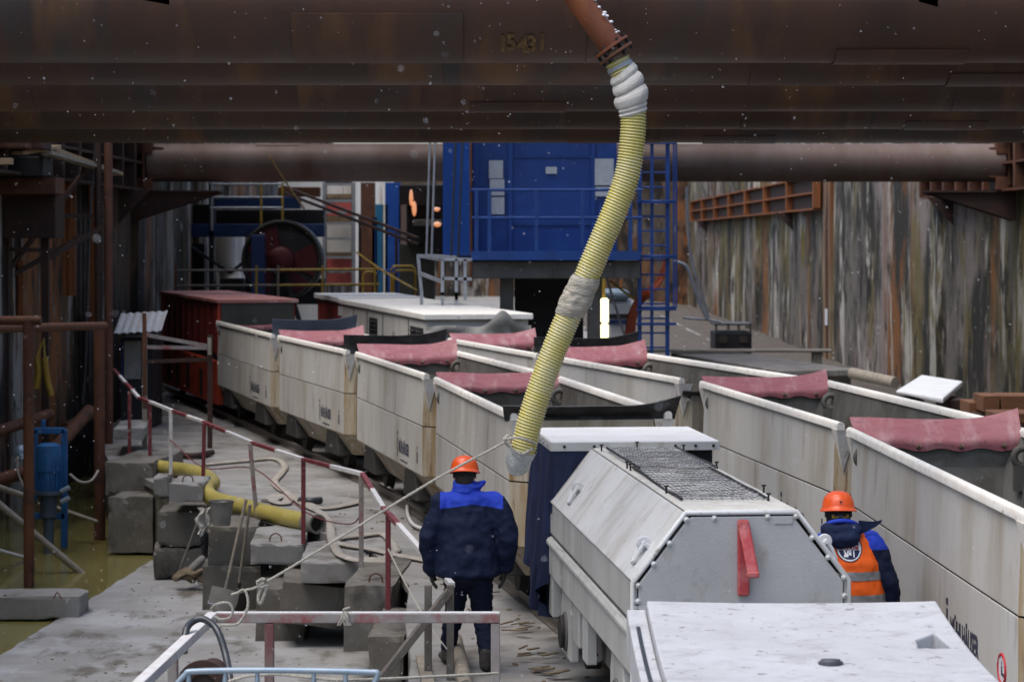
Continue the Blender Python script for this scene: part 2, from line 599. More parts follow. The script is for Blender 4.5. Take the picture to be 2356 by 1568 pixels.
mat('notice', (.60, .61, .62), (.5, .51, .53), .7, 0, 12, c3=(.2, .2, .21), s3=30, st3=(1, 1, 4), lo3=.62, hi3=.7, bump=0)
mat('red_loco', (.21, .024, .016), (.15, .016, .012), .5, 0, 1.5, (1, 1, .5), c3=(.09, .02, .015), s3=2, st3=(1, 1, .4), bump=.1)
mat('red_bright', (.40, .05, .02), (.30, .035, .015), .5, 0, 3, bump=.1)
mat('red_roof', (.46, .20, .17), (.33, .10, .07), .55, 0, 2, (.4, 2, 1), c3=(.5, .38, .35), s3=2, st3=(.5, 3, 1), bump=.1)
mat('olive_dark', (.055, .055, .045), (.04, .04, .033), .7, 0, 2, bump=.1)
mat('cream_metal', (.55, .54, .50), (.46, .44, .40), .55, 0, 2, (1, 1, .4), c3=(.35, .32, .27), s3=3, st3=(2, 2, .3), lo3=.58, hi3=.75, bump=.08)
mat('tarp_grey', (.26, .255, .23), (.17, .165, .15), .6, 0, 4, c3=(.24, .235, .21), s3=4, bump=.3, bscale=9)
mat('wood', (.36, .26, .15), (.24, .16, .09), .75, 0, 5, (.4, 4, 4), c3=(.14, .1, .06), s3=5, bump=.3)
mat('wood_grey', (.27, .24, .19), (.19, .165, .13), .8, 0, 5, (.5, 3, 3), bump=.3)
mat('wood_brown', (.17, .075, .032), (.11, .05, .025), .8, 0, 4, (.5, 3, 3), bump=.3)
mat('pump_blue', (.016, .10, .26), (.012, .06, .16), .5, 0, 5, c3=(.03, .15, .36), s3=4, bump=.15)
mat('pump_grey', (.07, .10, .14), (.05, .065, .085), .6, .1, 4, bump=.2)
mat('yellow_paint', (.30, .19, .02), (.20, .13, .02), .5, 0, 5, bump=.1)
mat('machine_dark', (.014, .014, .016), (.026, .025, .026), .6, .1, 2, bump=.15)
mat('machine_blue', (.010, .035, .12), (.008, .022, .07), .5, 0, 2, bump=.1)
mat('drum_red', (.075, .008, .012), (.05, .006, .009), .5, 0, 3, bump=.1)
mat('bright_wall', (.72, .72, .70), (.55, .52, .46), .8, 0, 1.2, (2, 2, .3), c3=(.35, .26, .18), s3=1.4, st3=(2.5, 2.5, .2), lo3=.58, hi3=.7, bump=.2)  # near-white stands in for daylight at the far end, under brown stains
mat('panel_red', (.45, .10, .09), (.35, .07, .06), .6, 0, 4, bump=.1)
mat('teal', (.02, .14, .26), (.015, .10, .2), .5, 0, 3, bump=.1)
mat('cable_orange', (.40, .075, .025), (.28, .05, .02), .5, 0, 6, bump=.1)
mat('jacket_navy', (.008, .014, .042), (.011, .021, .060), .8, 0, 6, bump=.25, bscale=60, spec=.2)
mat('jacket_blue', (.020, .05, .42), (.025, .065, .50), .7, 0, 6, bump=.2, bscale=60, spec=.25)
mat('trousers', (.007, .010, .026), (.010, .014, .034), .85, 0, 5, bump=.25, bscale=50, spec=.2)
mat('trousers_dusty', (.03, .045, .085), (.07, .075, .085), .85, 0, 7, bump=.25, bscale=50, spec=.2)
mat('boot', (.018, .016, .015), (.07, .062, .052), .7, 0, 9, bump=.2)
mat('skin', (.42, .22, .15), (.36, .18, .12), .55, 0, 6, bump=.05)
mat('hair', (.02, .014, .010), None, .6, bump=.3, bscale=80)
mat('helmet', (.80, .10, .012), (.72, .085, .012), .3, 0, 3, bump=0, spec=.5)
mat('vest_orange', (.80, .12, .012), (.70, .10, .012), .7, 0, 5, bump=.15, bscale=50, spec=.25)
mat('reflective', (.24, .245, .25), (.17, .175, .18), .4, .2, 12, (1, 1, 3), bump=.15)
mat('black_cloth', (.008, .008, .009), (.014, .014, .015), .85, 0, 8, bump=.2)
mat('badge_white', (.72, .73, .74), None, .7, bump=0)
mat('badge_navy', (.010, .018, .06), None, .7, bump=0)
mat('badge_red', (.35, .02, .03), None, .7, bump=0)
mat('decal_navy', (.035, .04, .075), (.05, .05, .07), .6, 0, 20, bump=0)
mat('sign_red', (.40, .02, .03), None, .5, bump=0)
mat('rail_post', (.15, .06, .06), (.20, .16, .145), .6, 0, 5, (1, 1, .5), lo=.42, hi=.62, c3=(.10, .07, .06), s3=14, lo3=.6, hi3=.7, bump=.25)
mat('ochre', (.50, .34, .10), (.55, .48, .34), .7, 0, 9, bump=0)
mat('pad', (.17, .16, .145), (.11, .10, .09), .85, 0, 1.5, c3=(.24, .225, .20), s3=2, bump=.4)
mat('sign_white', (.62, .63, .65), None, .5, bump=0)
mat('chalk', (.17, .105, .04), (.05, .032, .018), .8, 0, 25, bump=0)
mat('soil', (.062, .05, .04), (.10, .085, .07), .95, 0, 3, c3=(.15, .135, .115), s3=2, bump=.7, bscale=12, dist=.03)
mat('snowflake', (.82, .84, .88), None, .8, bump=0)
mat('snow', (.72, .74, .78), None, .8, bump=.3, bscale=60)
mat('debris', (.20, .155, .10), (.11, .085, .06), .9, 0, 12, bump=.5)
mat('zinc', (.24, .235, .215), (.18, .17, .15), .7, .1, 8, bump=.2)
mat('steel_rail', (.11, .095, .08), (.17, .15, .13), .5, .4, 6, bump=.15)


def wall_mat(name, ystr, base, pale, olive, rustc, dark, pink=None):
    m = bpy.data.materials.new(name)
    m.use_nodes = True
    nt = m.node_tree
    N, L = nt.nodes, nt.links
    pr = N['Principled BSDF']
    pr.inputs['Roughness'].default_value = .85
    pr.inputs['Specular IOR Level'].default_value = .25
    tc = N.new('ShaderNodeTexCoord')

    def nz(sc, st, off, detail=8.0, rg=.65):
        mp = N.new('ShaderNodeMapping')
        mp.inputs['Scale'].default_value = st
        mp.inputs['Location'].default_value = (off, off * .7, off * 1.3)
        L.new(tc.outputs['Object'], mp.inputs[0])
        n = N.new('ShaderNodeTexNoise')
        n.inputs['Scale'].default_value = sc
        n.inputs['Detail'].default_value = detail
        n.inputs['Roughness'].default_value = rg
        n.inputs['Distortion'].default_value = .15
        L.new(mp.outputs[0], n.inputs['Vector'])
        return n.outputs['Fac']

    def step(c, colr, fac, lo, hi):
        r = N.new('ShaderNodeMapRange')
        r.inputs['From Min'].default_value = lo
        r.inputs['From Max'].default_value = hi
        L.new(fac, r.inputs[0])
        x = N.new('ShaderNodeMix')
        x.data_type = 'RGBA'
        L.new(r.outputs[0], x.inputs['Factor'])
        if isinstance(c, tuple):
            x.inputs[6].default_value = (*c, 1)
        else:
            L.new(c, x.inputs[6])
        x.inputs[7].default_value = (*colr, 1)
        return x.outputs[2]
    c = step(base, olive, nz(.42, (ystr, ystr, .16), 3), .47, .55)
    if pink:
        c = step(c, pink, nz(.16, (ystr, ystr, .40), 11), .51, .56)
    c = step(c, rustc, nz(.30, (ystr * 1.2, ystr * 1.2, .05), 21), .55, .60)
    c = step(c, dark, nz(.7, (ystr * 1.1, ystr * 1.1, .28), 7), .47, .57)
    c = step(c, pale, nz(1.3, (ystr * 1.2, ystr * 1.2, .13), 31), .55, .61)
    c = step(c, olive, nz(1.7, (ystr, ystr, .12), 61), .57, .63)
    c = step(c, dark, nz(2.6, (ystr * 1.3, ystr * 1.3, .30), 41), .53, .62)
    c = step(c, pale, nz(4.0, (ystr * 1.3, ystr * 1.3, .22), 51), .63, .69)
    c = step(c, rustc, nz(2.0, (ystr * 1.4, ystr * 1.4, .07), 71), .62, .67)
    L.new(c, pr.inputs['Base Color'])
    b = N.new('ShaderNodeBump')
    b.inputs['Strength'].default_value = .5
    b.inputs['Distance'].default_value = .05
    L.new(nz(2.0, (ystr, ystr, .3), 5), b.inputs['Height'])
    L.new(b.outputs[0], pr.inputs['Normal'])
    MT[name] = m
    return m


wall_mat('wall_stained', .42, (.125, .112, .098), (.35, .335, .29), (.125, .10, .035), (.17, .07, .02), (.022, .020, .015), (.20, .165, .15))
wall_mat('wall_left', .6, (.095, .082, .072), (.29, .265, .235), (.09, .062, .036), (.24, .09, .028), (.022, .019, .016), (.17, .085, .04))


def two_tone(name, axis_z, lowm, highm, sharp=.004, slope=0.0):
    """cloth cut in two colours along a seam at height axis_z"""
    m = bpy.data.materials.new(name)
    m.use_nodes = True
    nt = m.node_tree
    N, L = nt.nodes, nt.links
    pr = N['Principled BSDF']
    pr.inputs['Roughness'].default_value = .78
    pr.inputs['Specular IOR Level'].default_value = .2
    tc = N.new('ShaderNodeTexCoord')
    sp = N.new('ShaderNodeSeparateXYZ')
    L.new(tc.outputs['Object'], sp.inputs[0])
    ab = N.new('ShaderNodeMath'); ab.operation = 'ABSOLUTE'
    L.new(sp.outputs[0], ab.inputs[0])
    g = N.new('ShaderNodeMath'); g.operation = 'MULTIPLY_ADD'
    L.new(ab.outputs[0], g.inputs[0])
    g.inputs[1].default_value = slope
    L.new(sp.outputs[2], g.inputs[2])
    r = N.new('ShaderNodeMapRange')
    r.inputs['From Min'].default_value = axis_z - sharp
    r.inputs['From Max'].default_value = axis_z + sharp
    L.new(g.outputs[0], r.inputs[0])
    # sleeves stay dark: only the yoke between the armholes is light
    arm = N.new('ShaderNodeMapRange')
    arm.inputs['From Min'].default_value = .262
    arm.inputs['From Max'].default_value = .256
    L.new(ab.outputs[0], arm.inputs[0])
    mm = N.new('ShaderNodeMath'); mm.operation = 'MULTIPLY'
    L.new(r.outputs[0], mm.inputs[0])
    L.new(arm.outputs[0], mm.inputs[1])
    n = N.new('ShaderNodeTexNoise')
    n.inputs['Scale'].default_value = 7
    n.inputs['Detail'].default_value = 5
    L.new(tc.outputs['Object'], n.inputs['Vector'])
    x = N.new('ShaderNodeMix'); x.data_type = 'RGBA'
    L.new(mm.outputs[0], x.inputs['Factor'])
    x.inputs[6].default_value = (*lowm, 1)
    x.inputs[7].default_value = (*highm, 1)
    h = N.new('ShaderNodeMix'); h.data_type = 'RGBA'; h.blend_type = 'MULTIPLY'
    h.inputs['Factor'].default_value = .5
    L.new(x.outputs[2], h.inputs[6])
    L.new(n.outputs['Color'], h.inputs[7])
    L.new(x.outputs[2], pr.inputs['Base Color'])
    b = N.new('ShaderNodeBump')
    b.inputs['Strength'].default_value = .25
    b.inputs['Distance'].default_value = .01
    n2 = N.new('ShaderNodeTexNoise'); n2.inputs['Scale'].default_value = 45; n2.inputs['Detail'].default_value = 5
    L.new(tc.outputs['Object'], n2.inputs['Vector'])
    L.new(n2.outputs['Fac'], b.inputs['Height'])
    L.new(b.outputs[0], pr.inputs['Normal'])
    MT[name] = m
    return m


def emit(name, colr, strength):
    m = bpy.data.materials.new(name)
    m.use_nodes = True
    pr = m.node_tree.nodes['Principled BSDF']
    pr.inputs['Base Color'].default_value = (.8, .8, .7, 1)
    pr.inputs['Emission Color'].default_value = (*colr, 1)
    pr.inputs['Emission Strength'].default_value = strength
    MT[name] = m
    return m


emit('tube_light', (1.0, .86, .36), 2.2)

# ================================================================== THE SETTING
# pit floor at track level: its edge steps down to the flooded lower level
EDGE = [(-8.3, 62), (-7.6, 44), (-6.45, 38.7), (-5.0, 34.6), (-3.9, 33.2), (-3.2, 31.2), (-2.5, 29.7), (-1.72, 28.0), (-1.30, 26.2), (-1.05, 24.8), (-1.00, 22.6), (-.85, 20.4), (-.80, 17.0), (-.80, 4.0)]
g = MB()
poly = [(x, y, 0.0) for x, y in EDGE] + [(7.0, 4.0, 0.0), (7.0, 160, 0.0), (-8.6, 160, 0.0)]
g.prism(poly, (0, 0, -.10))
put(g.build('pit_floor', MT['concrete'], origin=(0, 30, 0)), kind='structure')
g = MB()
g.prism([(x + .03, y, -.10) for x, y in EDGE] + [(6.9, 4.1, -.10), (6.9, 159, -.10), (-8.5, 159, -.10)], (0, 0, -1.4))
put(g.build('retaining_wall', MT['block'], origin=(0, 30, -1)), kind='structure')

# lower level
g = MB()
g.add([(-9, 3, -1.3), (2, 3, -1.3), (2, 60, -1.3), (-9, 60, -1.3)], [(0, 1, 2, 3)])
put(g.build('ground', MT['soil']), kind='structure')
AP = [(-8.4, 18.0), (-5.85, 25.0), (-5.60, 26.6), (-5.50, 28.2), (-5.38, 29.6), (-5.30, 31.2), (-5.22, 32.6), (-5.12, 34.3), (-3.2, 34.3), (-.2, 26.0), (-.2, 4.0), (-8.4, 4.0)]
ap2 = []
for i in range(len(AP)):
    a, b = Vector(AP[i]), Vector(AP[(i + 1) % len(AP)])
    n = 10 if i < 8 else 1
    for k in range(n):
        q = a.lerp(b, k / n)
        if i < 8:
            q += Vector((noise.noise(Vector((q.y * 2.1, 0, 1))) * .06, 0))
        ap2.append((q.x, q.y, -1.0))
g = MB()
g.prism(ap2, (0, 0, -.28))
put(g.build('apron', MT['concrete_snowy'], origin=(-3, 28, -1)), kind='structure')
g = MB()
g.grid(lambda a, b: (-8.6 + 4.9 * a, 17 + 30 * b, -1.05), 4, 8)
put(g.build('water', MT['water']), kind='structure')


def ribbed_wall(name, x, y0, y1, z0, z1, face, step, m, seed):
    random.seed(seed)
    rows = []
    y = y0
    while y < y1:
        w = step * random.uniform(.5, 1.5)
        d = random.uniform(-.07, .09)
        rows += [(y, d), (y + w * .94, d + random.uniform(-.02, .02))]
        y += w
    zs = [z0 + (z1 - z0) * k / 8 for k in range(9)]
    vs, fs = [], []
    for (yy, d) in rows:
        for z in zs:
            vs.append((x + face * (d + .05 * noise.noise(Vector((yy * .8, z * .5, seed)))), yy, z))
    n = len(zs)
    for i in range(len(rows) - 1):
        for j in range(n - 1):
            fs.append((i * n + j, (i + 1) * n + j, (i + 1) * n + j + 1, i * n + j + 1))
    b = MB()
    b.add(vs, fs)
    # back skin, so that the wall has thickness
    b.span((x - face * .3, y0, z0), (x - face * .9, y1, z1))
    put(b.build(name, m, origin=(x, (y0 + y1) / 2, 0)), kind='structure')


ribbed_wall('wall_right', 10.9, 6, 160, -1.2, 8.0, -1, 4.5, MT['wall_stained'], 3)
ribbed_wall('wall_left', -8.35, 12, 160, -1.4, 8.0, 1, 1.3, MT['wall_left'], 5)
b = MB()
b.span((-9.5, 150, -1.2), (12, 151, 8))
put(b.build('wall_back', MT['wall_left']), kind='structure')

# soil bank along the right wall
b = MB()
b.grid(lambda a, c: (6.6 + 4.6 * a + .2 * noise.noise(Vector((0, c * 30, 2))), 6 + 150 * c,
                     .03 - .55 * min(1, a * 1.15) + (.10 * noise.noise(Vector((a * 5, c * 70, 1))) if a > .05 else 0)), 8, 110)
put(b.build('terrain', MT['soil'], smooth=True), kind='structure')

b = MB()
b.grid(lambda a, c: (2.9 + 4.0 * a + .3 * noise.noise(Vector((0, c * 30, 7))), 46 + 100 * c,
                     .012 + .10 * math.sin(math.pi * a) + (.06 * noise.noise(Vector((a * 6, c * 50, 4))) if 0 < a < 1 else 0)), 10, 80)
put(b.build('mud_bank', MT['soil'], smooth=True), kind='structure')

# unseen girders added over the middle of the pit to shade the far plant
dk = bpy.data.objects.new('shade_girders', None)
col.objects.link(dk)
put(dk, kind='structure')
for k in range(7):
    b = MB()
    y = 43 + 3.1 * k
    b.span((-9.4, y, 8.02), (5.0, y + 1.5, 8.9))
    b.build('shade_girder', MT['concrete'], dk)

# ================================================================== STRUT PIPES
ZS, RS = 5.17, .41                       # strut axis height and radius
STR = [(16.6, 'nearest rusty steel strut pipe across the top, with chalked number'),
       (19.0, 'rusty strut pipe just behind the chalk-numbered one'),
       (22.9, 'middle rusty strut pipe in the overhead row of five'),
       (26.6, 'fourth rusty strut pipe back from the chalk-numbered one'),
       (30.4, 'last of the dark overhead strut pipes, above the wagons')]
for i, (d, lab) in enumerate(STR):
    t = thing('strut_pipe', lab, 'strut pipe', (1.3, d, ZS), group='dark overhead strut pipes')
    p = MB()
    p.pipe((-9.55, 0, 0), (9.5, 0, 0), RS, RS - .014, 56)
    body = p.build('pipe_wall', MT['strut_rust'], t, smooth=True)
    random.seed(40 + i)
    for k in range(3):                      # girth welds
        wx = -6 + 4.6 * k + random.uniform(-.8, .8)
        w = MB()
        w.torus((wx, 0, 0), (1, 0, 0), RS + .001, .006, 56, 6)
        w.build('weld_seam', MT['strut_rust'], t, smooth=True)
    for k in range(2):                      # doubler plates welded round the underside
        x0 = [(-2.78, .9), (.55, 2.1), (-3.3, -1.7), (1.2, 3.0), (-.6, 1.1)][i][k] if k < 2 else 0
        x1 = x0 + [1.15, .9][k]
        a0, a1 = (R(195), R(262)) if k == 0 else (R(235), R(285))
        q = MB()
        q.grid(lambda a, b: (x0 + (x1 - x0) * a, (RS + .012) * math.cos(a0 + (a1 - a0) * b), (RS + .012) * math.sin(a0 + (a1 - a0) * b)), 2, 12, -.011)
        q.build('doubler_plate', MT['strut_rust'], t, smooth=True)
    if i == 0:
        cs = []
        for (u, v, w_, h_) in ((358, -2, .20, .09), (2133, 3, .13, .09), (1480, 152, .07, .035)):
            q = P(u, v, d - .35)
            c = MB()
            c.prism([(q.x - w_ / 2 - 1.3, -.6, q.z + h_ / 2 - ZS), (q.x + w_ / 2 - 1.3, -.6, q.z + h_ / 2 - ZS), (q.x + w_ / 2 - 1.3, -.6, q.z - h_ / 2 - ZS), (q.x - w_ / 2 - 1.3, -.6, q.z - h_ * .1 - ZS)], (0, .45, 0))
            cs.append(c)
        cut(body, cs)
        for ch_, u, v in (('1', 1157, 99), ('5', 1176, 97), ('4', 1203, 101), ('3', 1224, 100), ('1', 1248, 96)):
            vs, fs = textmesh(ch_, .14, 0, bold=.006)
            q = P(u, v, d - .4)
            # lay the figure on the round face of the pipe
            out = []
            for p_ in vs:
                x = q.x - 1.3 + p_.x * .95
                z = q.z - ZS + p_.y
                yy = -math.sqrt(max(0.0, (RS + .009) ** 2 - z * z))
                out.append((x, yy, z))
            lt = MB()
            lt.add(out, fs)
            lt.build('chalk_figure', MT['chalk'], t)

# far strut and its seats
t = thing('strut_pipe', 'grey-brown strut pipe far behind, crossing behind the blue cabin', 'strut pipe', (1.45, 52, ZS + .02))
p = MB()
p.pipe((-9.25, 0, 0), (9.1, 0, 0), RS, RS - .014, 48)
p.build('pipe_wall', MT['strut_far'], t, smooth=True)
for (u0, u1, a0, a1) in ((1555, 1640, 130, 195), (2130, 2200, 160, 215), (590, 690, 95, 120)):
    x0, x1 = P(u0, 0, 52).x - 1.45, P(u1, 0, 52).x - 1.45
    q = MB()
    q.grid(lambda a, b: (x0 + (x1 - x0) * a, (RS + .014) * math.cos(R(a0 + (a1 - a0) * b)), (RS + .014) * math.sin(R(a0 + (a1 - a0) * b))), 2, 10, -.013)
    q.build('doubler_plate', MT['strut_far'], t, smooth=True)
for sx, xe in ((-1, -9.25), (1, 9.1)):
    q = MB()
    q.box((xe + sx * .06, 0, 0), (.05, .95, .98))
    for k in range(4):
        an = R(45 + 90 * k)
        q.bar((xe - sx * .35, .41 * math.cos(an), .41 * math.sin(an)), (xe + sx * .03, .46 * math.cos(an), .46 * math.sin(an)), .03, .05)
    q.build('end_plate', MT['rust'], t)


def waler(name, label, x, face, y0, y1, step, m):
    t = thing(name, label, 'waler beam', (x, (y0 + y1) / 2, ZS - .75))
    L = (y1 - y0)
    for zz in (.18, .75, 1.32):
        q = MB()
        q.box((0, 0, zz), (.34, L, .05))
        q.build('flange', m, t)
    q = MB()
    q.box((-face * .1, 0, .75), (.03, L, 1.1))
    q.build('web', MT['rust_dark'], t)
    n = int(L / step)
    for k in range(n + 1):
        q = MB()
        q.box((face * .04, -L / 2 + L * k / n, .75), (.27, .2, 1.08))
        q.build('stiffener', m, t, bevel=.01)
    for k in range(2):
        q = MB()
        yy = -L * .35 + L * .7 * k
        q.prism([(-face * .16, yy, .15), (face * .5, yy, .15), (-face * .16, yy, -.55)], (0, .03, 0))
        q.build('bracket', MT['rust_dark'], t)
    return t


waler('waler_beam', 'rusty orange waler with square openings on the stained wall', 10.62, -1, 84, 142, 8.2, MT['rust_orange'])
waler('waler_beam', 'waler carrying the far strut on the stained wall', 10.62, -1, 42, 62, 1.6, MT['rust'])
waler('waler_beam', 'dark rusty waler along the timbered dark wall', -8.0, 1, 31, 53.5, 1.6, MT['rust_dark'])


def seat(name, label, x, s, y):
    t = thing(name, label, 'bracket', (x, y, ZS - .62))
    q = MB()
    q.box((-s * .75, 0, .02), (1.9, .7, .04))
    q.build('seat_plate', MT['rust_dark'], t)
    for yy in (-.25, .25):
        q = MB()
        q.prism([(s * .2, yy, 0), (-s * 1.75, yy, 0), (s * .2, yy, -.62)], (0, .03, 0))
        q.build('web_plate', MT['rust_dark'], t)
    for k, (xx, zz) in enumerate(((-.05, .18), (-.05, .95))):
        q = MB()
        q.box((s * xx, 0, zz), (.42, .8, .26))
        q.build('packing_block', MT['rust'], t, bevel=.01)
    return t


seat('seat_bracket', 'triangular steel seat under the far strut on the dark wall', -7.95, -1, 52)
seat('seat_bracket', 'triangular steel seat under the far strut on the stained wall', 10.6, 1, 52)
# rusted soldier piles and drain streak plates proud of the stained wall
for k, (u, w_, m, lab) in enumerate(((1903, .9, 'pile_rust', 'broad rusty soldier pile standing proud of the stained wall'),
                                     )):
    d = 10.72 * F / (u - CU)
    q = MB()
    q.span((10.70, d - w_, -.6), (10.95, d + w_, 7.9))
    q.span((10.66, d - w_ * .2, -.6), (10.69, d + w_ * .2, 7.9))
    put(q.build('soldier_pile', MT[m], bevel=.02), lab, 'pile')

# ================================================================== MUCK WAGONS
HW, HL = .75, 2.90


def make_wagon():
    t = thing('muck_wagon', 'wagon', 'wagon')
    ch = .15
    # octagonal plan of the tub at three heights
    def ring(hw, hl, z, c):
        return [Vector((hw, hl - c, z)), Vector((hw - c, hl, z)), Vector((-hw + c, hl, z)), Vector((-hw, hl - c, z)),
                Vector((-hw, -hl + c, z)), Vector((-hw + c, -hl, z)), Vector((hw - c, -hl, z)), Vector((hw, -hl + c, z))]
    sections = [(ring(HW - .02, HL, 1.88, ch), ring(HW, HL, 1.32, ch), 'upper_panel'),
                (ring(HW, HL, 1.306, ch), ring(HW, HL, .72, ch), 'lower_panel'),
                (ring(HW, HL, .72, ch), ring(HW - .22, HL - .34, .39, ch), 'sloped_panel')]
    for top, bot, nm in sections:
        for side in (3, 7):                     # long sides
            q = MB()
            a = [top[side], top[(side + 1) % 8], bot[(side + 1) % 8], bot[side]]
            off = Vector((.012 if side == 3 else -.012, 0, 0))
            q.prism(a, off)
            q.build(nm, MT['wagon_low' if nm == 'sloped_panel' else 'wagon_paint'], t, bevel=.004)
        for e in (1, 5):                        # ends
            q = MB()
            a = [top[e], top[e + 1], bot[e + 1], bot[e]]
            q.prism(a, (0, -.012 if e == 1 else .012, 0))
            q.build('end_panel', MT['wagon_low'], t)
        for c in (0, 2, 4, 6):                  # corner strips
            q = MB()
            a = [top[c], top[c + 1], bot[c + 1], bot[c]]
            ctr = Vector((-a[0].x, -a[0].y, 0)).normalized() * .012
            q.prism(a, ctr)
            q.build('corner_strip', MT['corner_rust'], t)
    q = MB()                                    # dark joint between upper and lower plates
    for sx in (-1, 1):
        q.span((sx * (HW - .006), -HL + ch, 1.300), (sx * (HW - .011), HL - ch, 1.326))
    q.build('plate_joint', MT['seam'], t)
    # rolled rim
    for sx in (-1, 1):
        q = MB()
        prof = [(-.04, .01), (-.04, .055), (-.026, .074), (.0, .080), (.018, .074), (.028, .055), (.028, .01)]
        prof = [(x * (1 if sx > 0 else -1), z) for x, z in prof]
        q.prism([(sx * (HW - .02) + x, -HL - .02, 1.875 + z) for x, z in prof], (0, 2 * HL + .04, 0))
        q.build('rim', MT['wagon_rim'], t, smooth=True)
    for sx in (-1, 1):
        for sy in (-1, 1):
            q = MB()
            a = Vector((sx * (HW + .015), sy * (HL + .015), 1.885))
            b_ = Vector((sx * (HW + .012), sy * (HL - .16), 1.885))
            c_ = Vector((sx * (HW - .16), sy * (HL + .012), 1.885))
            d_ = Vector((sx * (HW - .068), sy * (HL - .068), 1.50))
            inn = Vector((sx * (HW - .14), sy * (HL - .14), 1.87))
            q.add([a, b_, c_, d_, inn], [(0, 1, 3), (0, 3, 2), (0, 2, 4, 1), (1, 4, 3), (2, 3, 4)])
            q.build('rim_gusset', MT['wagon_gusset'], t)
    # inside of the tub
    q = MB()
    ih, il = HW - .045, HL - .06
    it = ring(ih, il, 1.875, .12)
    ib = ring(ih - .12, il - .3, .95, .12)
    q.add(it + ib, [(k, (k + 1) % 8, 8 + (k + 1) % 8, 8 + k) for k in range(8)] + [tuple(range(8, 16))])
    q.build('lining', MT['wagon_in'], t)
    for sy in (-1, 1):                          # end bulkheads carry the rubber
        q = MB()
        q.span((-HW + .18, sy * (HL - .03), 1.20), (HW - .18, sy * (HL - .09), 1.84))
        q.span((-HW + .12, sy * (HL - .10), 1.20), (HW - .12, sy * (HL - .14), 1.84))
        q.build('bulkhead', MT['wagon_in'], t, bevel=.006)
        q = MB()
        q.disc((.0, sy * (HL - .139), 1.42), (0, -sy, 0), .17, .02, 24)
        q.build('inspection_cover', MT['wagon_in'], t, bevel=.004)
        q = MB()
        q.span((-.44, sy * (HL - .139), 1.28), (-.20, sy * (HL - .15), 1.7))
        q.build('patch_plate', MT['wagon_in'], t, bevel=.004)
    for sx in (-1, 1):                          # lifting eyes inside the far corners
        q = MB()
        yy = HL - .34
        q.torus((sx * (HW - .09), yy, 1.73), (0, 1, 0), .075, .032, 18, 8)
        q.span((sx * (HW - .05), yy - .03, 1.45), (sx * (HW - .17), yy + .03, 1.66))
        q.build('lifting_eye', MT['wagon_in'], t, smooth=True)
    for k, (lx, ly, lz, sc) in enumerate(((.64, .9, 1.62, .10), (.36, -1.2, 1.16, .24), (-.25, .3, 1.1, .30), (.2, 1.5, 1.1, .34), (.05, -.6, 1.02, .36), (.45, 1.9, 1.22, .16), (.1, 2.2, 1.15, .2))):
        q = MB()
        q.ball((lx, ly, lz), sc * (.5 if k == 0 else 1), sc * 1.3, sc * .75, 14, 9)
        q.jitter(sc * .28, 6.0 / (sc + .2), k * 3.3)
        q.build('muck_lump', MT['muck'], t, smooth=True)
    # running gear
    q = MB()
    q.span((-.34, -2.3, .42), (.34, 2.3, .60))
    q.span((-.07, -3.05, .40), (.07, 3.05, .52))
    q.build('underframe', MT['iron_dark'], t)
    for by in (-1.72, 1.72):
        for sx in (-1, 1):
            q = MB()
            for wy in (by - .0,):
                q.disc((sx * .42, wy, .37), (sx, 0, 0), .22, .09, 26)
                q.disc((sx * .40, wy, .37), (sx, 0, 0), .25, .025, 26)
                q.disc((sx * .50, wy, .37), (sx, 0, 0), .08, .07, 16)
            q.build('wheel', MT['iron_dark'], t, smooth=True)
            q = MB()                            # wheel guard let into the sloping panel
            x0 = sx * .50
            q.prism([(x0, by - .52, .36), (x0, by - .36, .70), (x0, by + .20, .78), (x0, by + .34, .74), (x0, by + .52, .36)], (sx * .235, 0, 0))
            q.build('wheel_guard', MT['iron_dark'], t, bevel=.015)
        q = MB()
        q.tube([(-.45, by, .37), (.45, by, .37)], .05, 10)
        q.build('axle', MT['iron_dark'], t, smooth=True)
    # markings on the long sides
    for sx in (-1, 1):
        X = sx * (HW + .0025)
        y0 = -.95 if sx < 0 else .95
        q = MB()
        q.span((X, y0 + .05, .80), (X - sx * .002, y0 + .10, 1.05))
        q.span((X, y0 + .045, 1.075), (X - sx * .002, y0 + .105, 1.12))
        q.build('emblem', MT['decal_navy'], t)
        vs, fs = textmesh('MÜHLHÄUSER', .20, 0, bold=.008, sx=.62)
        sgn = -1 if sx < 0 else 1
        q = MB()
        q.add([(X, y0 - .42 + sgn * p_.x, .93 + p_.y) for p_ in vs], fs)
        q.build('lettering', MT['decal_navy'], t)
        q = MB()
        q.span((X, y0 - .15, .765), (X - sx * .002, y0 - .70, .785))
        q.build('marking_line', MT['decal_navy'], t)
        q = MB()
        q.span((X, -HL + .48, .84), (X - sx * .002, -HL + .56, .98))
        q.span((X, -HL + .50, 1.0), (X - sx * .002, -HL + .54, 1.05))
        q.build('small_mark', MT['decal_navy'], t)
    return t


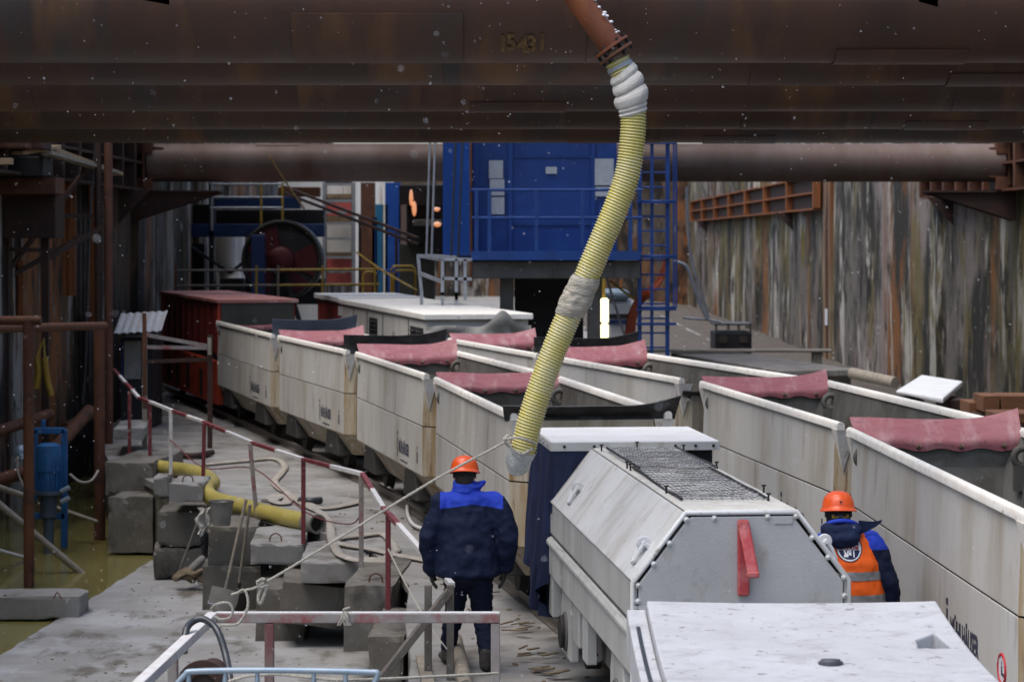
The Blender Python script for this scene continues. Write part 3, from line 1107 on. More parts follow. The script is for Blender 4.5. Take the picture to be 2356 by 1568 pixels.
def flap(t, y, s, m, seed, z=1.80, lift=.21, lean=.26, w=.70, bolts=True, name='rubber_flap'):
    """rubber sheet bolted to the bulkhead, lying up and over the gap; s = +1 at the far end"""
    def fn(a, b):
        x = -w + 2 * w * a
        wave = .014 * math.cos((a - .13) / .25 * 2 * math.pi + math.pi) * (1 - b) ** 2
        curl = .075 * max(0.0, a - .72) ** 1.5 / .15 * b
        sag = -.018 * math.sin(math.pi * a) * b + .012 * noise.noise(Vector((a * 3, seed, 0)))
        return (x * (1 + .045 * b), y + s * lean * max(0.0, b - .3) * 1.43 * (1 + .1 * noise.noise(Vector((a * 2, seed, 5)))), z + wave + lift * b + curl + sag)
    q = MB()
    q.grid(fn, 36, 8, .012 * (1 if s > 0 else -1))
    f = q.build(name, m, t, smooth=True)
    if bolts:
        for a in (.10, .34, .60, .86):
            p = Vector(fn(a + .03, .15))
            q = MB()
            q.disc(p + Vector((0, -s * .004, 0)), (0, -s * .8, .6), .022, .016, 10)
            q.disc(p + Vector((0, -s * .014, .008)), (0, -s * .8, .6), .012, .016, 6)
            q.build('bolt', MT['bolt'], f)


proto = make_wagon()


def place(o, left_far, left_near):
    a, b = Vector(left_far), Vector(left_near)
    d = (a - b).normalized()
    rt = Vector((d.y, -d.x))
    c = (a + b) / 2 + rt * HW
    o.location = (c.x, c.y, 0)
    o.rotation_euler = (0, 0, math.atan2(d.y, d.x) - math.pi / 2)
    k = (a - b).length / (2 * HL + .09)
    o.scale = (1, k, 1)


def rim(u, v):
    q = PZ(u, v, 1.955)
    return (q.x, q.y)


WAG = [(rim(497, 737), rim(626, 768), 'pale muck wagon coupled to the red locomotive', 'wagons of the train behind the red locomotive'),
       (rim(638, 770), rim(797, 804), 'second pale muck wagon behind the red locomotive', 'wagons of the train behind the red locomotive'),
       (rim(817, 808), rim(978, 859), 'third pale muck wagon from the red locomotive, rusty end corners', 'wagons of the train behind the red locomotive'),
       (rim(998, 866), rim(1178, 950), 'pale muck wagon coupled to the white locomotive, under the hanging hose', 'wagons of the train behind the red locomotive'),
       (rim(1030, 777), rim(1236, 812), 'farthest muck wagon of the train by the stained wall, beside the cream service car', 'wagons of the train by the stained wall'),
       (rim(1252, 814), rim(1566, 869), 'pale muck wagon with black rubber strip, behind the hanging hose', 'wagons of the train by the stained wall'),
       (rim(1609, 875), rim(1930, 971), 'pale muck wagon beside the white locomotive hood and wire mesh', 'wagons of the train by the stained wall'),
       (rim(1948, 981), rim(2362, 1178), 'nearest pale muck wagon, beside the worker in the orange vest', 'wagons of the train by the stained wall')]
wagons = []
for i, (a, b_, lab, grp) in enumerate(WAG):
    o = proto if i == 0 else copy_tree(proto)
    place(o, a, b_)
    put(o, lab, 'wagon', grp)
    wagons.append(o)
for i, o in enumerate(wagons):
    flap(o, HL - .165, 1, MT['flap_pink'], i * 1.7, z=1.775, lift=.23 + .03 * (i % 3), lean=.24, w=.69)
for ch_ in list(wagons[7].children):
    if ch_.name.startswith('small_mark'):
        bpy.data.objects.remove(ch_)
for sx in (-1,):
    X = -(HW + .0025)
    yc = -HL + .52
    zs_ = .93
    t = wagons[7]
    q = MB()
    q.disc((X - sx * .0015, yc, .93), (sx, 0, 0), .088, .0025, 28)
    q.build('sign_disc', MT['sign_white'], t)
    q = MB()
    q.torus((X, yc, .93), (1, 0, 0), .09, .010, 32, 6)
    q.build('sign_ring', MT['sign_red'], t)
    q = MB()
    q.span((X + sx * .0015, yc - .012, .89), (X, yc + .022, .95))
    q.span((X + sx * .0015, yc - .06, .885), (X, yc - .015, .91))
    q.span((X + sx * .0015, yc - .005, .955), (X, yc + .016, .978))
    q.build('sign_figure', MT['decal_navy'], t)
flap(wagons[0], -HL + .12, -1, MT['rubber_blue'], 9.1, z=1.84, lift=.36, lean=.06, bolts=False, name='rubber_sheet')
flap(wagons[1], -HL + .12, -1, MT['rubber_black'], 4.1, z=1.84, lift=.33, lean=.06, w=.74, bolts=False, name='rubber_sheet')
flap(wagons[3], -HL + .06, -1, MT['rubber_black'], 2.2, z=1.86, lift=.17, lean=.10, w=.80, bolts=False, name='rubber_sheet')
flap(wagons[5], -HL + .03, -1, MT['rubber_black'], 6.4, z=1.72, lift=.1, lean=.1, bolts=False, name='rubber_sheet')
flap(wagons[4], -HL + .12, -1, MT['rubber_black'], 5.5, z=1.84, lift=.33, lean=.05, w=.74, bolts=False, name='rubber_sheet')

# rails: two under each train
def rail_line(pts, off, label):
    pts = spline([Vector((x, y, 0)) for x, y in pts], 6)
    out = []
    for i, p in enumerate(pts):
        d = (pts[min(i + 1, len(pts) - 1)] - pts[max(i - 1, 0)]).normalized()
        out.append(p + Vector((d.y, -d.x, 0)) * off)
    q = MB()
    prof = [(-.05, .0), (.05, .0), (.05, .012), (.01, .025), (.01, .085), (.03, .095), (.03, .12), (-.03, .12), (-.03, .095), (-.01, .085), (-.01, .025), (-.05, .012)]
    n = len(prof)
    vs, fs = [], []
    for i, p in enumerate(out):
        d = (out[min(i + 1, len(out) - 1)] - out[max(i - 1, 0)]).normalized()
        x = Vector((d.y, -d.x, 0))
        vs += [p + x * a + Vector((0, 0, z + .004)) for a, z in prof]
    for i in range(len(out) - 1):
        for j in range(n):
            fs.append((i * n + j, i * n + (j + 1) % n, (i + 1) * n + (j + 1) % n, (i + 1) * n + j))
    q.add(vs, fs)
    put(q.build('rail', MT['steel_rail']), label, 'rail', 'steel rails of the two tracks')


def centre_line(ws):
    return [(o.location.x, o.location.y) for o in ws]


def ext(pts):
    a, b = Vector(pts[0]), Vector(pts[1])
    c, d = Vector(pts[-2]), Vector(pts[-1])
    return [tuple(a + (a - b) * 2.0)] + pts + [tuple(d + (d - c) * .75), tuple(d + (d - c) * 1.9 + Vector((.25, 0)))]


tl, tr = ext(centre_line(wagons[:4])), ext(centre_line(wagons[4:]))
rail_line(tl, -.45, 'outer rail of the track under the white locomotive')
rail_line(tl, .45, 'inner rail of the track under the white locomotive')
rail_line(tr, -.45, 'inner rail of the track by the stained wall')
rail_line(tr, .45, 'outer rail of the track by the stained wall')

# ================================================================== WHITE LOCOMOTIVE
LN, LF = P(1705, 1330, 15.5), P(1467, 1100, 20.0)
dl = Vector((LF.x - LN.x, LF.y - LN.y)).normalized()
lrz = math.atan2(dl.y, dl.x) - math.pi / 2
loco = thing('locomotive', 'dusty white locomotive with sloping hood, wire mesh and red hook', 'locomotive', (LN.x, LN.y, 0), lrz)
LL = 4.75
sec = [(-.70, .74), (-.70, 1.36), (-.36, 1.80), (.36, 1.80), (.70, 1.36), (.70, .74)]


def quadplate(name, p0, p1, m, y0=0.0, y1=LL, th=.02, bev=.012):
    q = MB()
    (x0, z0), (x1, z1) = p0, p1
    nrm = Vector((z0 - z1, 0, x1 - x0)).normalized() * -th
    q.prism([(x0, y0, z0), (x1, y0, z1), (x1, y1, z1), (x0, y1, z0)], nrm)
    return q.build(name, m, loco, bevel=bev)


q = MB()
q.prism([(x * .965, .03, z - (.025 if z > 1 else 0)) for x, z in sec], (0, LL - .06, 0))
q.build('hood_core', MT['loco_dark'], loco)
quadplate('chamfer_plate', sec[2], sec[1], MT['loco_white'])
quadplate('chamfer_plate', sec[4], sec[3], MT['loco_white'])
quadplate('top_plate', sec[3], sec[2], MT['loco_top'])
for sx in (-1, 1):
    for (z0, z1, off) in ((1.10, 1.358, 0), (.76, 1.075, .012)):
        q = MB()
        q.span((sx * (.70 + off), 0, z0), (sx * (.67 + off), LL, z1))
        q.build('side_panel', MT['loco_side'], loco, bevel=.012)
    q = MB()
    q.span((sx * .690, .02, 1.078), (sx * .66, LL - .02, 1.098))
    q.build('panel_groove', MT['loco_dark'], loco)
    q = MB()
    q.prism([(sx * .715, 0, 1.073), (sx * .735, 0, 1.045), (sx * .735, 0, 1.02), (sx * .713, 0, 1.0)], (0, LL, 0))
    q.build('rubbing_strip', MT['loco_side'], loco, bevel=.004)
# end plate: bolted steel sheet with its rolled edge
q = MB()
fc = [(-.66, .60), (-.665, 1.35), (-.345, 1.762), (-.32, 1.775), (.32, 1.775), (.345, 1.762), (.665, 1.35), (.66, .60)]
q.prism([(x, -.012, z) for x, z in fc], (0, .03, 0))
face = q.build('face_plate', MT['loco_face'], loco, bevel=.006)
q = MB()
edge = [(-.70, .60), (-.70, 1.36), (-.36, 1.80), (.36, 1.80), (.70, 1.36), (.70, .60)]
q.tube([(x, .0, z) for x, z in edge], .018, 8)
q.build('face_edging', MT['loco_white'], loco, smooth=True)


def facept(u, v):
    return (P(u, v, 15.5) - Vector((LN.x, 15.5, 0))).x / math.cos(lrz), (P(u, v, 15.5)).z


def c8(x, y):      # a reading on the enlarged print of the loco face
    return (1950 + x * .5497) * .72604, (1400 + y * .5497) * .72604


for (x, y) in ((405, 440), (567, 435), (876, 430), (1042, 428), (308, 575), (217, 693), (128, 815), (1137, 552), (1230, 667), (1322, 785), (1327, 890), (125, 905)):
    fx, fz = facept(*c8(x, y))
    q = MB()
    q.disc((fx, -.012, fz), (0, -1, 0), .019, .006, 12)
    q.ball((fx, -.018, fz), .013, .012, .013, 10, 6)
    q.build('rivet', MT['loco_white'], face, smooth=True)
q = MB()
x0, z0 = facept(*c8(730, 440)); x1, z1 = facept(*c8(768, 745)); x2, z2 = facept(*c8(735, 880))
q.prism([(x0 - .038, -.015, z0), (x0 + .038, -.015, z0), (x1 + .038, -.14, z1 + .02), (x1 - .038, -.14, z1 + .02)], (0, -.03, -.015))
q.box((x1, -.15, z1 + .0), (.076, .06, .04))
hk = q.build('hook_arm', MT['red_paint'], loco, bevel=.012)
q = MB()
q.span((x0 - .035, -.016, z0 - .02), (x0 + .04, -.05, z2))
q.build('hook_back', MT['red_paint'], hk, bevel=.01)
q = MB()
fx, fz = facept(*c8(970, 450))
q.span((fx - .06, -.013, fz - .025), (fx + .06, -.018, fz + .025))
q.build('name_plate', MT['loco_face'], loco, bevel=.004)


def lug(y, s):
    cx, cz = s * .56, 1.555
    nrm = Vector((s * .79, 0, .61))
    q = MB()
    c = Vector((cx, y, cz))
    q.bar(c + nrm * .0, c + nrm * .04, .03, .10, up=(0, 1, 0))
    q.disc(c + nrm * .045 + Vector((0, -.014, 0)), (0, 1, 0), .048, .028, 20)
    L_ = q.build('lifting_lug', MT['loco_white'], loco, smooth=True, bevel=.006)
    q = MB()
    dn = Vector((s * .61, 0, -.79))
    for e in (-.038, .038):
        q.tube([c + nrm * .05 + Vector((0, e, 0)), c + nrm * .048 + dn * .06 + Vector((0, e, 0)), c + nrm * .03 + dn * .125 + Vector((0, e * .75, 0))], .013, 8)
    q.tube([c + nrm * .03 + dn * .125 + Vector((0, -.03, 0)), c + nrm * .028 + dn * .145, c + nrm * .03 + dn * .125 + Vector((0, .03, 0))], .013, 8)
    q.tube([c + nrm * .05 + Vector((0, -.055, 0)), c + nrm * .05 + Vector((0, .055, 0))], .014, 10)
    q.build('shackle', MT['white_dusty'], L_, smooth=True)


for yy in (.22, 3.75):
    for s in (-1, 1):
        lug(yy, s)
q = MB()
for k in range(6):
    f0 = k / 6
    x_, z_ = -.66 + .14 * f0, 1.412 + .181 * f0
    w_ = .018 + .012 * math.sin(k * 1.3 + 1)
    q.add([(x_ - .0012, 1.62 - w_ + .05 * f0, z_ + .001), (x_ - .0012, 1.62 + w_ + .05 * f0, z_ + .001), (x_ + .0233 - .0012, 1.63 + w_ + .05 * f0, z_ + .0302 + .001), (x_ + .0233 - .0012, 1.63 - w_ + .05 * f0, z_ + .0302 + .001)], [(0, 1, 2, 3)])
q.build('paint_streak', MT['ochre'], loco)
# wire mesh sheets on the radiator opening, lying over a dark plate painted for its shade
q = MB()
q.span((-.30, .62, 1.803), (.30, 4.25, 1.808))
q.build('painted_recess', MT['machine_dark'], loco)


def wire_sheet(y0, y1, x0, x1, zb, seed, nx, ny, sag):
    def h(x, y):
        return zb + sag * (noise.noise(Vector((x * 2.2, y * 1.7, seed))) + .4 * noise.noise(Vector((x * 5, y * 4, seed)))) + .004 * math.sin(y * 3 + seed)
    q = MB()
    r = .0030
    for i in range(nx + 1):
        x = x0 + (x1 - x0) * i / nx
        pts = []
        for j in range(0, 2 * ny + 1):
            y = y0 + (y1 - y0) * j / (2 * ny)
            xx = x + .008 * noise.noise(Vector((x * 3, y * 2, seed + 9)))
            pts.append((xx, y, h(x, y) + .002 * (-1) ** (i + j)))
        q.tube(pts, r, 4, cap=False)
    for j in range(ny + 1):
        y = y0 + (y1 - y0) * j / ny
        pts = []
        for i in range(0, nx + 1):
            x = x0 + (x1 - x0) * i / nx
            yy = y + .05 * noise.noise(Vector((x * 3, y * 2, seed + 4)))
            pts.append((x, yy, h(x, y) - .003 * (-1) ** (i + j)))
        q.tube(pts, r, 4, cap=False)
    o = q.build('wire_mesh', MT['mesh_wire'], loco)
    q = MB()
    for x in (x0, x1):
        pts = [(x, y0 + (y1 - y0) * k / 20, h(x, y0 + (y1 - y0) * k / 20)) for k in range(21)]
        q.tube(pts, .010, 6)
    q.build('mesh_border', MT['mesh_dark'], o, smooth=True)


wire_sheet(.50, 2.75, -.30, .28, 1.832, 1.0, 17, 15, .012)
wire_sheet(2.45, 4.28, -.29, .29, 1.850, 6.0, 17, 20, .006)
for (x, y) in ((-.33, 4.30), (.335, 4.22), (-.335, 2.80), (.335, 2.72), (-.335, 2.62), (-.325, 1.0), (.345, .98), (.27, .45), (0, 4.55)):
    q = MB()
    q.disc((x, y, 1.80), (0, 0, 1), .02, .012, 10)
    q.disc((x, y, 1.81), (0, 0, 1), .007, .06, 8)
    q.disc((x, y, 1.865), (0, 0, 1), .017, .010, 8)
    q.build('stud', MT['iron_dark'], loco)
# roof plate over the open cab
rp = MB()
rp.span((-.70, 4.62, 1.800), (.70, 6.15, 1.872))
roof = rp.build('cab_roof', MT['white_dusty'], loco, bevel=.006)
q = MB()
q.span((-.705, 4.605, 1.795), (.705, 4.617, 1.866))
q.span((-.715, 4.61, 1.795), (-.703, 6.15, 1.866))
q.build('roof_flange', MT['loco_side'], roof, bevel=.003)
for x in (-.6, -.35, .33, .5, .65):
    q = MB()
    q.disc((x, 4.604, 1.832), (0, -1, 0), .013, .01, 8)
    q.build('roof_bolt', MT['iron_dark'], roof)
for y in (4.8, 5.1, 5.4, 5.7, 6.0):
    q = MB()
    q.disc((-.716, y, 1.832), (-1, 0, 0), .014, .01, 8)
    q.build('roof_bolt', MT['galv'], roof)
q = MB()
q.span((-.62, 4.70, .70), (.62, 6.05, 1.20))
q.build('cab_floor', MT['loco_dark'], loco)
for x, y in ((-.64, 6.05), (.64, 6.05), (.64, 4.8)):
    q = MB()
    q.span((x - .03, y - .03, .7), (x + .03, y + .03, 1.8))
    q.build('cab_post', MT['loco_dark'], loco)
# running gear of the locomotive
q = MB()
q.span((-.55, .1, .42), (.55, 6.0, .80))
q.build('frame', MT['loco_dark'], loco)
for yy in (.95, 3.9):
    for sx in (-1, 1):
        q = MB()
        q.prism([(sx * .60, yy - .30, .22), (sx * .60, yy - .30, .60), (sx * .60, yy - .16, .86), (sx * .60, yy + .20, .86), (sx * .60, yy + .34, .60), (sx * .60, yy + .34, .22)], (sx * .07, 0, 0))
        hb = q.build('horn_block', MT['loco_side'], loco, bevel=.012)
        q = MB()
        q.disc((sx * .672, yy, .42), (sx, 0, 0), .13, .05, 26)
        q.build('axle_cover', MT['iron_dark'], hb, smooth=True, bevel=.008)
        q = MB()
        q.torus((sx * .675, yy, .42), (1, 0, 0), .142, .016, 26, 8)
        q.build('cover_ring', MT['loco_dark'], hb, smooth=True)
        q = MB()
        q.disc((sx * .671, yy + .1, .75), (sx, 0, 0), .035, .004, 16)
        q.build('painted_pin_hole', MT['machine_dark'], hb)  # dark disc painted for the shade inside the hole
        q = MB()
        q.disc((sx * .40, yy, .36), (sx, 0, 0), .24, .11, 28)
        q.build('wheel', MT['iron_dark'], loco, smooth=True)
for yy in (2.35, 4.6):
    q = MB()
    q.span((-.70, yy, .42), (-.62, yy + .26, .80))
    q.build('side_bracket', MT['loco_side'], loco, bevel=.01)
q = MB()
q.span((-.69, 2.9, .45), (-.60, 3.3, .78))
q.build('step_plate', MT['loco_side'], loco, bevel=.01)
# navy tarpaulin hanging from the roof on both sides
def tarp(pts_top, drop, name, lab, fold=.05):
    def fn(a, b):
        k = a * (len(pts_top) - 1)
        i = min(int(k), len(pts_top) - 2)
        p = Vector(pts_top[i]).lerp(Vector(pts_top[i + 1]), k - i)
        w = fold * (math.sin(a * 16 + 2 * b) + .6 * math.sin(a * 33 + 1)) * (.25 + b)
        dr = drop(a)
        return loc_m @ (p + Vector((-.02 + w * .6 - .05 * b, w * .5, -dr * b)))
    loc_m = XF[loco.name]
    q = MB()
    q.grid(fn, 40, 16, .006)
    return put(q.build(name, MT['tarp_navy'], smooth=True), lab, 'tarpaulin')


tarp([(-.69, 4.66, 1.80), (-.70, 5.3, 1.80), (-.69, 6.1, 1.80)], lambda a: 1.42 - .75 * abs(a - .45), 'tarpaulin', 'navy tarpaulin hanging from the locomotive roof plate', .07)
tarp([(-.69, 4.62, 1.80), (-.35, 4.63, 1.79), (-.30, 4.64, 1.79)], lambda a: .55 - .3 * a, 'tarpaulin', 'short navy tarpaulin fold under the roof plate edge by the hood', .03)
q = MB()
q.span((.45, 4.72, 1.25), (.66, 4.75, 1.79))
q.build('cab_screen', MT['black_cloth'], loco)

# ================================================================== TUNNEL LINING SEGMENT
def segz(y):
    return 1.443 + .0405 * (y - 11.45) ** 2


sg = thing('lining_segment', 'pale curved concrete tunnel lining segment lying in the foreground', 'concrete segment', (1.5, 11.6, .9))
q = MB()
q.grid(lambda a, b: (.735 + a * (2.315 - .735) , 9.8 + 3.4 * b, segz(9.8 + 3.4 * b) + .012 * (2 * a - 1) ** 2), 10, 30, .26)
slab = q.build('segment_body', MT['segment'], sg, world=True, bevel=.012)
pk = PZ(2135, 1480, 1.47)
c = MB()
iv = XF[sg.name].inverted()
c.v = []
top = [(2.02, 12.30), (2.24, 12.22), (2.22, 12.62)]
zt = 1.6
c.add([iv @ Vector((2.03, 12.25, zt)), iv @ Vector((2.235, 12.25, zt)), iv @ Vector((2.20, 12.60, zt)), iv @ Vector((2.06, 12.45, zt)),
       iv @ Vector((2.09, 12.30, 1.36)), iv @ Vector((2.225, 12.28, 1.28)), iv @ Vector((2.195, 12.56, 1.36)), iv @ Vector((2.09, 12.45, 1.42))],
      [(0, 1, 2, 3), (4, 7, 6, 5), (0, 4, 5, 1), (1, 5, 6, 2), (2, 6, 7, 3), (3, 7, 4, 0)])
cut(slab, [c])
q = MB()
q.grid(lambda a, b: (.625 + a * .105, 9.8 + 3.4 * b, segz(9.8 + 3.4 * b) - .035), 2, 24, .22)
q.build('joint_ledge', MT['segment'], sg, world=True, bevel=.01)
q = MB()
q.grid(lambda a, b: (.66 + a * .02, 9.85 + 3.0 * b, segz(9.85 + 3.0 * b) - .028), 1, 24, .012)
q.build('gasket', MT['cable_black'], sg, world=True)
pl = PZ(1911, 1537, 1.43)
q = MB()
zz = segz(pl.y)
q.disc((pl.x, pl.y, zz - .01), (0, .1, 1), .062, .022, 24)
q.disc((pl.x, pl.y, zz + .010), (0, .1, 1), .056, .014, 24, .046)
q.build('grout_plug', MT['plug'], sg, world=True, smooth=True)
for (x0, y0) in ((.78, 12.86), (.66, 13.12)):
    q = MB()
    z_ = segz(y0)
    q.tube([(x0, y0, z_ + .001), (x0 + .09, y0, z_ + .001), (x0 + .09, y0 - .05, z_ + .0), (x0, y0 - .05, z_ + .0), (x0, y0, z_ + .001)], .0022, 4)
    q.build('stamp_mark', MT['segment_side'], sg, world=True)
# the low car that carries it
car = thing('segment_car', 'low flat car under the concrete lining segment', 'flat car', (1.5, 11.6, 0), lrz * .4)
q = MB()
q.span((-.62, -2.0, .62), (.62, 1.45, .82))
q.build('deck', MT['loco_dark'], car)
for yy in (-1.4, .9):
    q = MB()
    q.span((-.70, yy - .09, .82), (.70, yy + .09, 1.02 if yy < 0 else 1.13))
    q.build('bolster', MT['wood_grey'], car)
    for sx in (-1, 1):
        q = MB()
        q.disc((sx * .40, yy, .36), (sx, 0, 0), .23, .10, 24)
        q.build('wheel', MT['iron_dark'], car, smooth=True)
q = MB()
q.span((-.5, -1.9, .36), (.5, 1.4, .62))
q.build('underframe', MT['iron_dark'], car)

# ================================================================== HANGING HOSE
DH = 15.4
sp_ = thing('steel_pipe', 'orange rusty steel pipe with flange, feeding the hanging yellow hose', 'pipe', P(1340, 0, DH))
q = MB()
q.tube([P(1225, -190, DH), P(1300, -45, DH), P(1412, 112, DH)], .082, 24)
q.build('pipe_run', MT['rust_pipe'], sp_, world=True, smooth=True)
ax = (P(1412, 112, DH) - P(1340, 8, DH)).normalized()
for k, (o_, m) in enumerate(((0.0, 'rust_pipe'), (.05, 'rust'))):
    q = MB()
    c = P(1405, 106, DH) + ax * o_
    q.tube([c, c + ax * .018], .125, 28)
    fl = q.build('flange', MT[m], sp_, world=True, bevel=.003)
    if k == 0:
        for a in range(6):
            e = Vector((-ax.z, 0, ax.x))
            b_ = c + e * .105 * math.cos(a * 1.047) + Vector((0, .105 * math.sin(a * 1.047), 0))
            w = MB()
            w.tube([b_ - ax * .02, b_ + ax * .09], .011, 8)
            w.build('bolt', MT['iron_dark'], sp_, world=True)
# snow caught on the pipe
q = MB()
random.seed(3)
for k in range(16):
    t_ = random.random()
    c = P(1300, -45, DH).lerp(P(1412, 112, DH), t_) + Vector((.062 + random.uniform(-.012, .01), -.05 + random.uniform(-.02, .03), .045))
    s_ = random.uniform(.004, .011)
    q.ball(c, s_ * 1.4, s_, s_, 6, 4)
put(q.build('snow_specks', MT['snow'], sp_, world=True, smooth=True), kind='stuff')

hose = thing('yellow_hose', 'hanging ribbed yellow hose with cloth wrappings, tied back by a rope', 'hose', P(1200, 1060, DH))
HP = [(1420, 140), (1438, 178), (1453, 225), (1457, 290), (1446, 390), (1420, 470), (1382, 560), (1342, 655), (1300, 745), (1258, 850), (1222, 960), (1203, 1040)]
hp = spline([P(u, v, DH) for u, v in HP], 14)
HRAD = .080
q = MB()
q.tube(hp, HRAD - .003, 24, cap=False)
q.build('hose_wall', MT['hose_yellow'], hose, world=True, smooth=True)
# the spiral
ln = [0.0]
for i in range(1, len(hp)):
    ln.append(ln[-1] + (hp[i] - hp[i - 1]).length)
TOT = ln[-1]


def along(s):
    s = max(0.0, min(TOT, s))
    for i in range(1, len(ln)):
        if ln[i] >= s:
            f = (s - ln[i - 1]) / max(1e-6, ln[i] - ln[i - 1])
            return hp[i - 1].lerp(hp[i], f), (hp[i] - hp[i - 1]).normalized()
    return hp[-1], (hp[-1] - hp[-2]).normalized()


pitch, seg = .0195, 16
pts = []
for k in range(int(TOT / pitch * seg)):
    c, t_ = along(k * pitch / seg)
    x = t_.cross(Vector((0, 1, 0))).normalized()
    y = x.cross(t_)
    a = 2 * math.pi * k / seg
    pts.append(c + (x * math.cos(a) + y * math.sin(a)) * HRAD)
q = MB()
q.tube(pts, .0046, 5)
q.build('spiral_rib', MT['hose_rib'], hose, world=True, smooth=True)


def wrap(s0, s1, rads, m, name, seed, amp, fr=14):
    n = len(rads) * 5
    vs, fs, k = [], [], 36
    for i in range(n + 1):
        s = s0 + (s1 - s0) * i / n
        c, t_ = along(s)
        # windings lie aslant on the hose
        x = t_.cross(Vector((0, 1, 0))).normalized()
        y = x.cross(t_)
        g_ = i / n * (len(rads) - 1)
        j = min(int(g_), len(rads) - 2)
        r0 = rads[j] + (rads[j + 1] - rads[j]) * (g_ - j)
        for jj in range(k):
            a = 2 * math.pi * jj / k
            d_ = x * math.cos(a) + y * math.sin(a)
            p = c + d_ * r0 + t_ * (.022 * math.cos(a + 2.6))
            p += d_ * amp * noise.noise(p * fr + Vector((seed, 0, 0)))
            vs.append(p)
    for i in range(n):
        for jj in range(k):
            fs.append((i * k + jj, i * k + (jj + 1) % k, (i + 1) * k + (jj + 1) % k, (i + 1) * k + jj))
    q = MB()
    q.add(vs, fs)
    return q.build(name, m, hose, world=True, smooth=True)


def s_at(v):
    z = P(0, v, DH).z
    for i in range(len(hp)):
        if hp[i].z <= z:
            return ln[i]
    return TOT


wrap(s_at(160), s_at(183), [.083, .092, .098, .095, .084], MT['cloth_wrap'], 'cloth_wrap', 1, .008)
wrap(s_at(178), s_at(208), [.084, .099, .106, .107, .102, .084], MT['cloth_wrap'], 'cloth_wrap', 2, .006)
wrap(s_at(203), s_at(243), [.084, .102, .112, .114, .110, .104, .084], MT['cloth_wrap'], 'cloth_wrap', 3, .006)
wrap(s_at(237), s_at(259), [.084, .092, .098, .088, .094, .083], MT['cloth_wrap'], 'cloth_wrap', 4, .008)
wrap(s_at(632), s_at(680), [.082, .092, .096, .094, .098, .086], MT['cloth_coarse'], 'cloth_binding', 5, .012, 20)
wrap(s_at(664), s_at(722), [.083, .097, .099, .094, .098, .092, .084], MT['cloth_coarse'], 'cloth_binding', 6, .012, 20)
# clear film sleeve on the hose mouth
c0, t0 = along(TOT - .03)
pp = [c0 + t0 * (.022 * k) + Vector((-.02 * k / 3, .01 * k, -.01 * k)) for k in range(6)]
q = MB()
q.tube(pp, [.086, .089, .085, .088, .078, .06], 26, cap=False)
q.jitter(.018, 16, 2)
q.build('film_sleeve', MT['film'], hose, world=True, smooth=True)
q = MB()
c, t_ = along(.035)
q.tube([c - t_ * .006, c + t_ * .02], .087, 24)
q.build('clamp', MT['galv'], hose, world=True, smooth=True)

# tie rope, with knot and loose ends
rope = thing('rope', 'grey rope pulling the hanging hose across to the front railing', 'rope', P(560, 1400, DH))


def twist(pts, r, name, parent, n=6):
    q = MB()
    L_ = [0]
    for i in range(1, len(pts)):
        L_.append(L_[-1] + (pts[i] - pts[i - 1]).length)
    m = max(8, int(L_[-1] / .012))
    for ph in (0, 2.1, 4.2):
        out = []
        for k in range(m + 1):
            s = L_[-1] * k / m
            i = next(j for j in range(1, len(L_)) if L_[j] >= s - 1e-9)
            f = (s - L_[i - 1]) / max(1e-9, L_[i] - L_[i - 1])
            c = pts[i - 1].lerp(pts[i], f)
            t_ = (pts[i] - pts[i - 1]).normalized()
            x = t_.cross(Vector((0, 1, .1))).normalized()
            y = x.cross(t_)
            a = ph + s * 110
            out.append(c + (x * math.cos(a) + y * math.sin(a)) * r * .55)
        q.tube(out, r * .58, 5)
    return q.build(name, MT['rope'], parent, world=True, smooth=True)


twist(spline([P(1165, 1015, DH - .03), P(1000, 1103, DH - .08), P(800, 1225, DH - .1), P(612, 1338, DH - .1), P(565, 1357, DH - .1), P(532, 1367, DH - .1)], 6), .0085, 'main_rope', rope)
twist(spline([P(1168, 1000, DH - .07), P(1160, 1012, DH - .12), P(1172, 1026, DH - .1), P(1200, 1044, DH - .1), P(1226, 1030, DH - .06)], 6), .010, 'hitch', rope)
twist(spline([P(1162, 1012, DH - .1), P(1185, 1006, DH - .12), P(1215, 1012, DH - .12), P(1234, 1020, DH - .05)], 6), .009, 'hitch', rope)
twist(spline([P(612, 1338, DH - .1), P(606, 1331, DH - .13), P(592, 1338, DH - .13), P(600, 1350, DH - .13), P(614, 1346, DH - .12), P(610, 1362, DH - .12), P(602, 1384, DH - .12), P(597, 1388, DH - .12), P(595, 1370, DH - .12), P(603, 1348, DH - .12)], 6), .011, 'knot', rope)
twist(spline([P(548, 1362, DH - .1), P(562, 1356, DH - .12), P(570, 1375, DH - .13), P(569, 1400, DH - .14), P(556, 1424, DH - .14), P(542, 1436, DH - .14), P(508, 1437, DH - .13)], 6), .009, 'loose_end', rope)
twist(spline([P(485, 1400, DH - .05), P(500, 1388, DH - .1), P(525, 1386, DH - .1), P(536, 1402, DH - .1), P(528, 1420, DH - .1), P(508, 1424, DH - .08), P(494, 1416, DH - .05)], 6), .009, 'coil', rope)

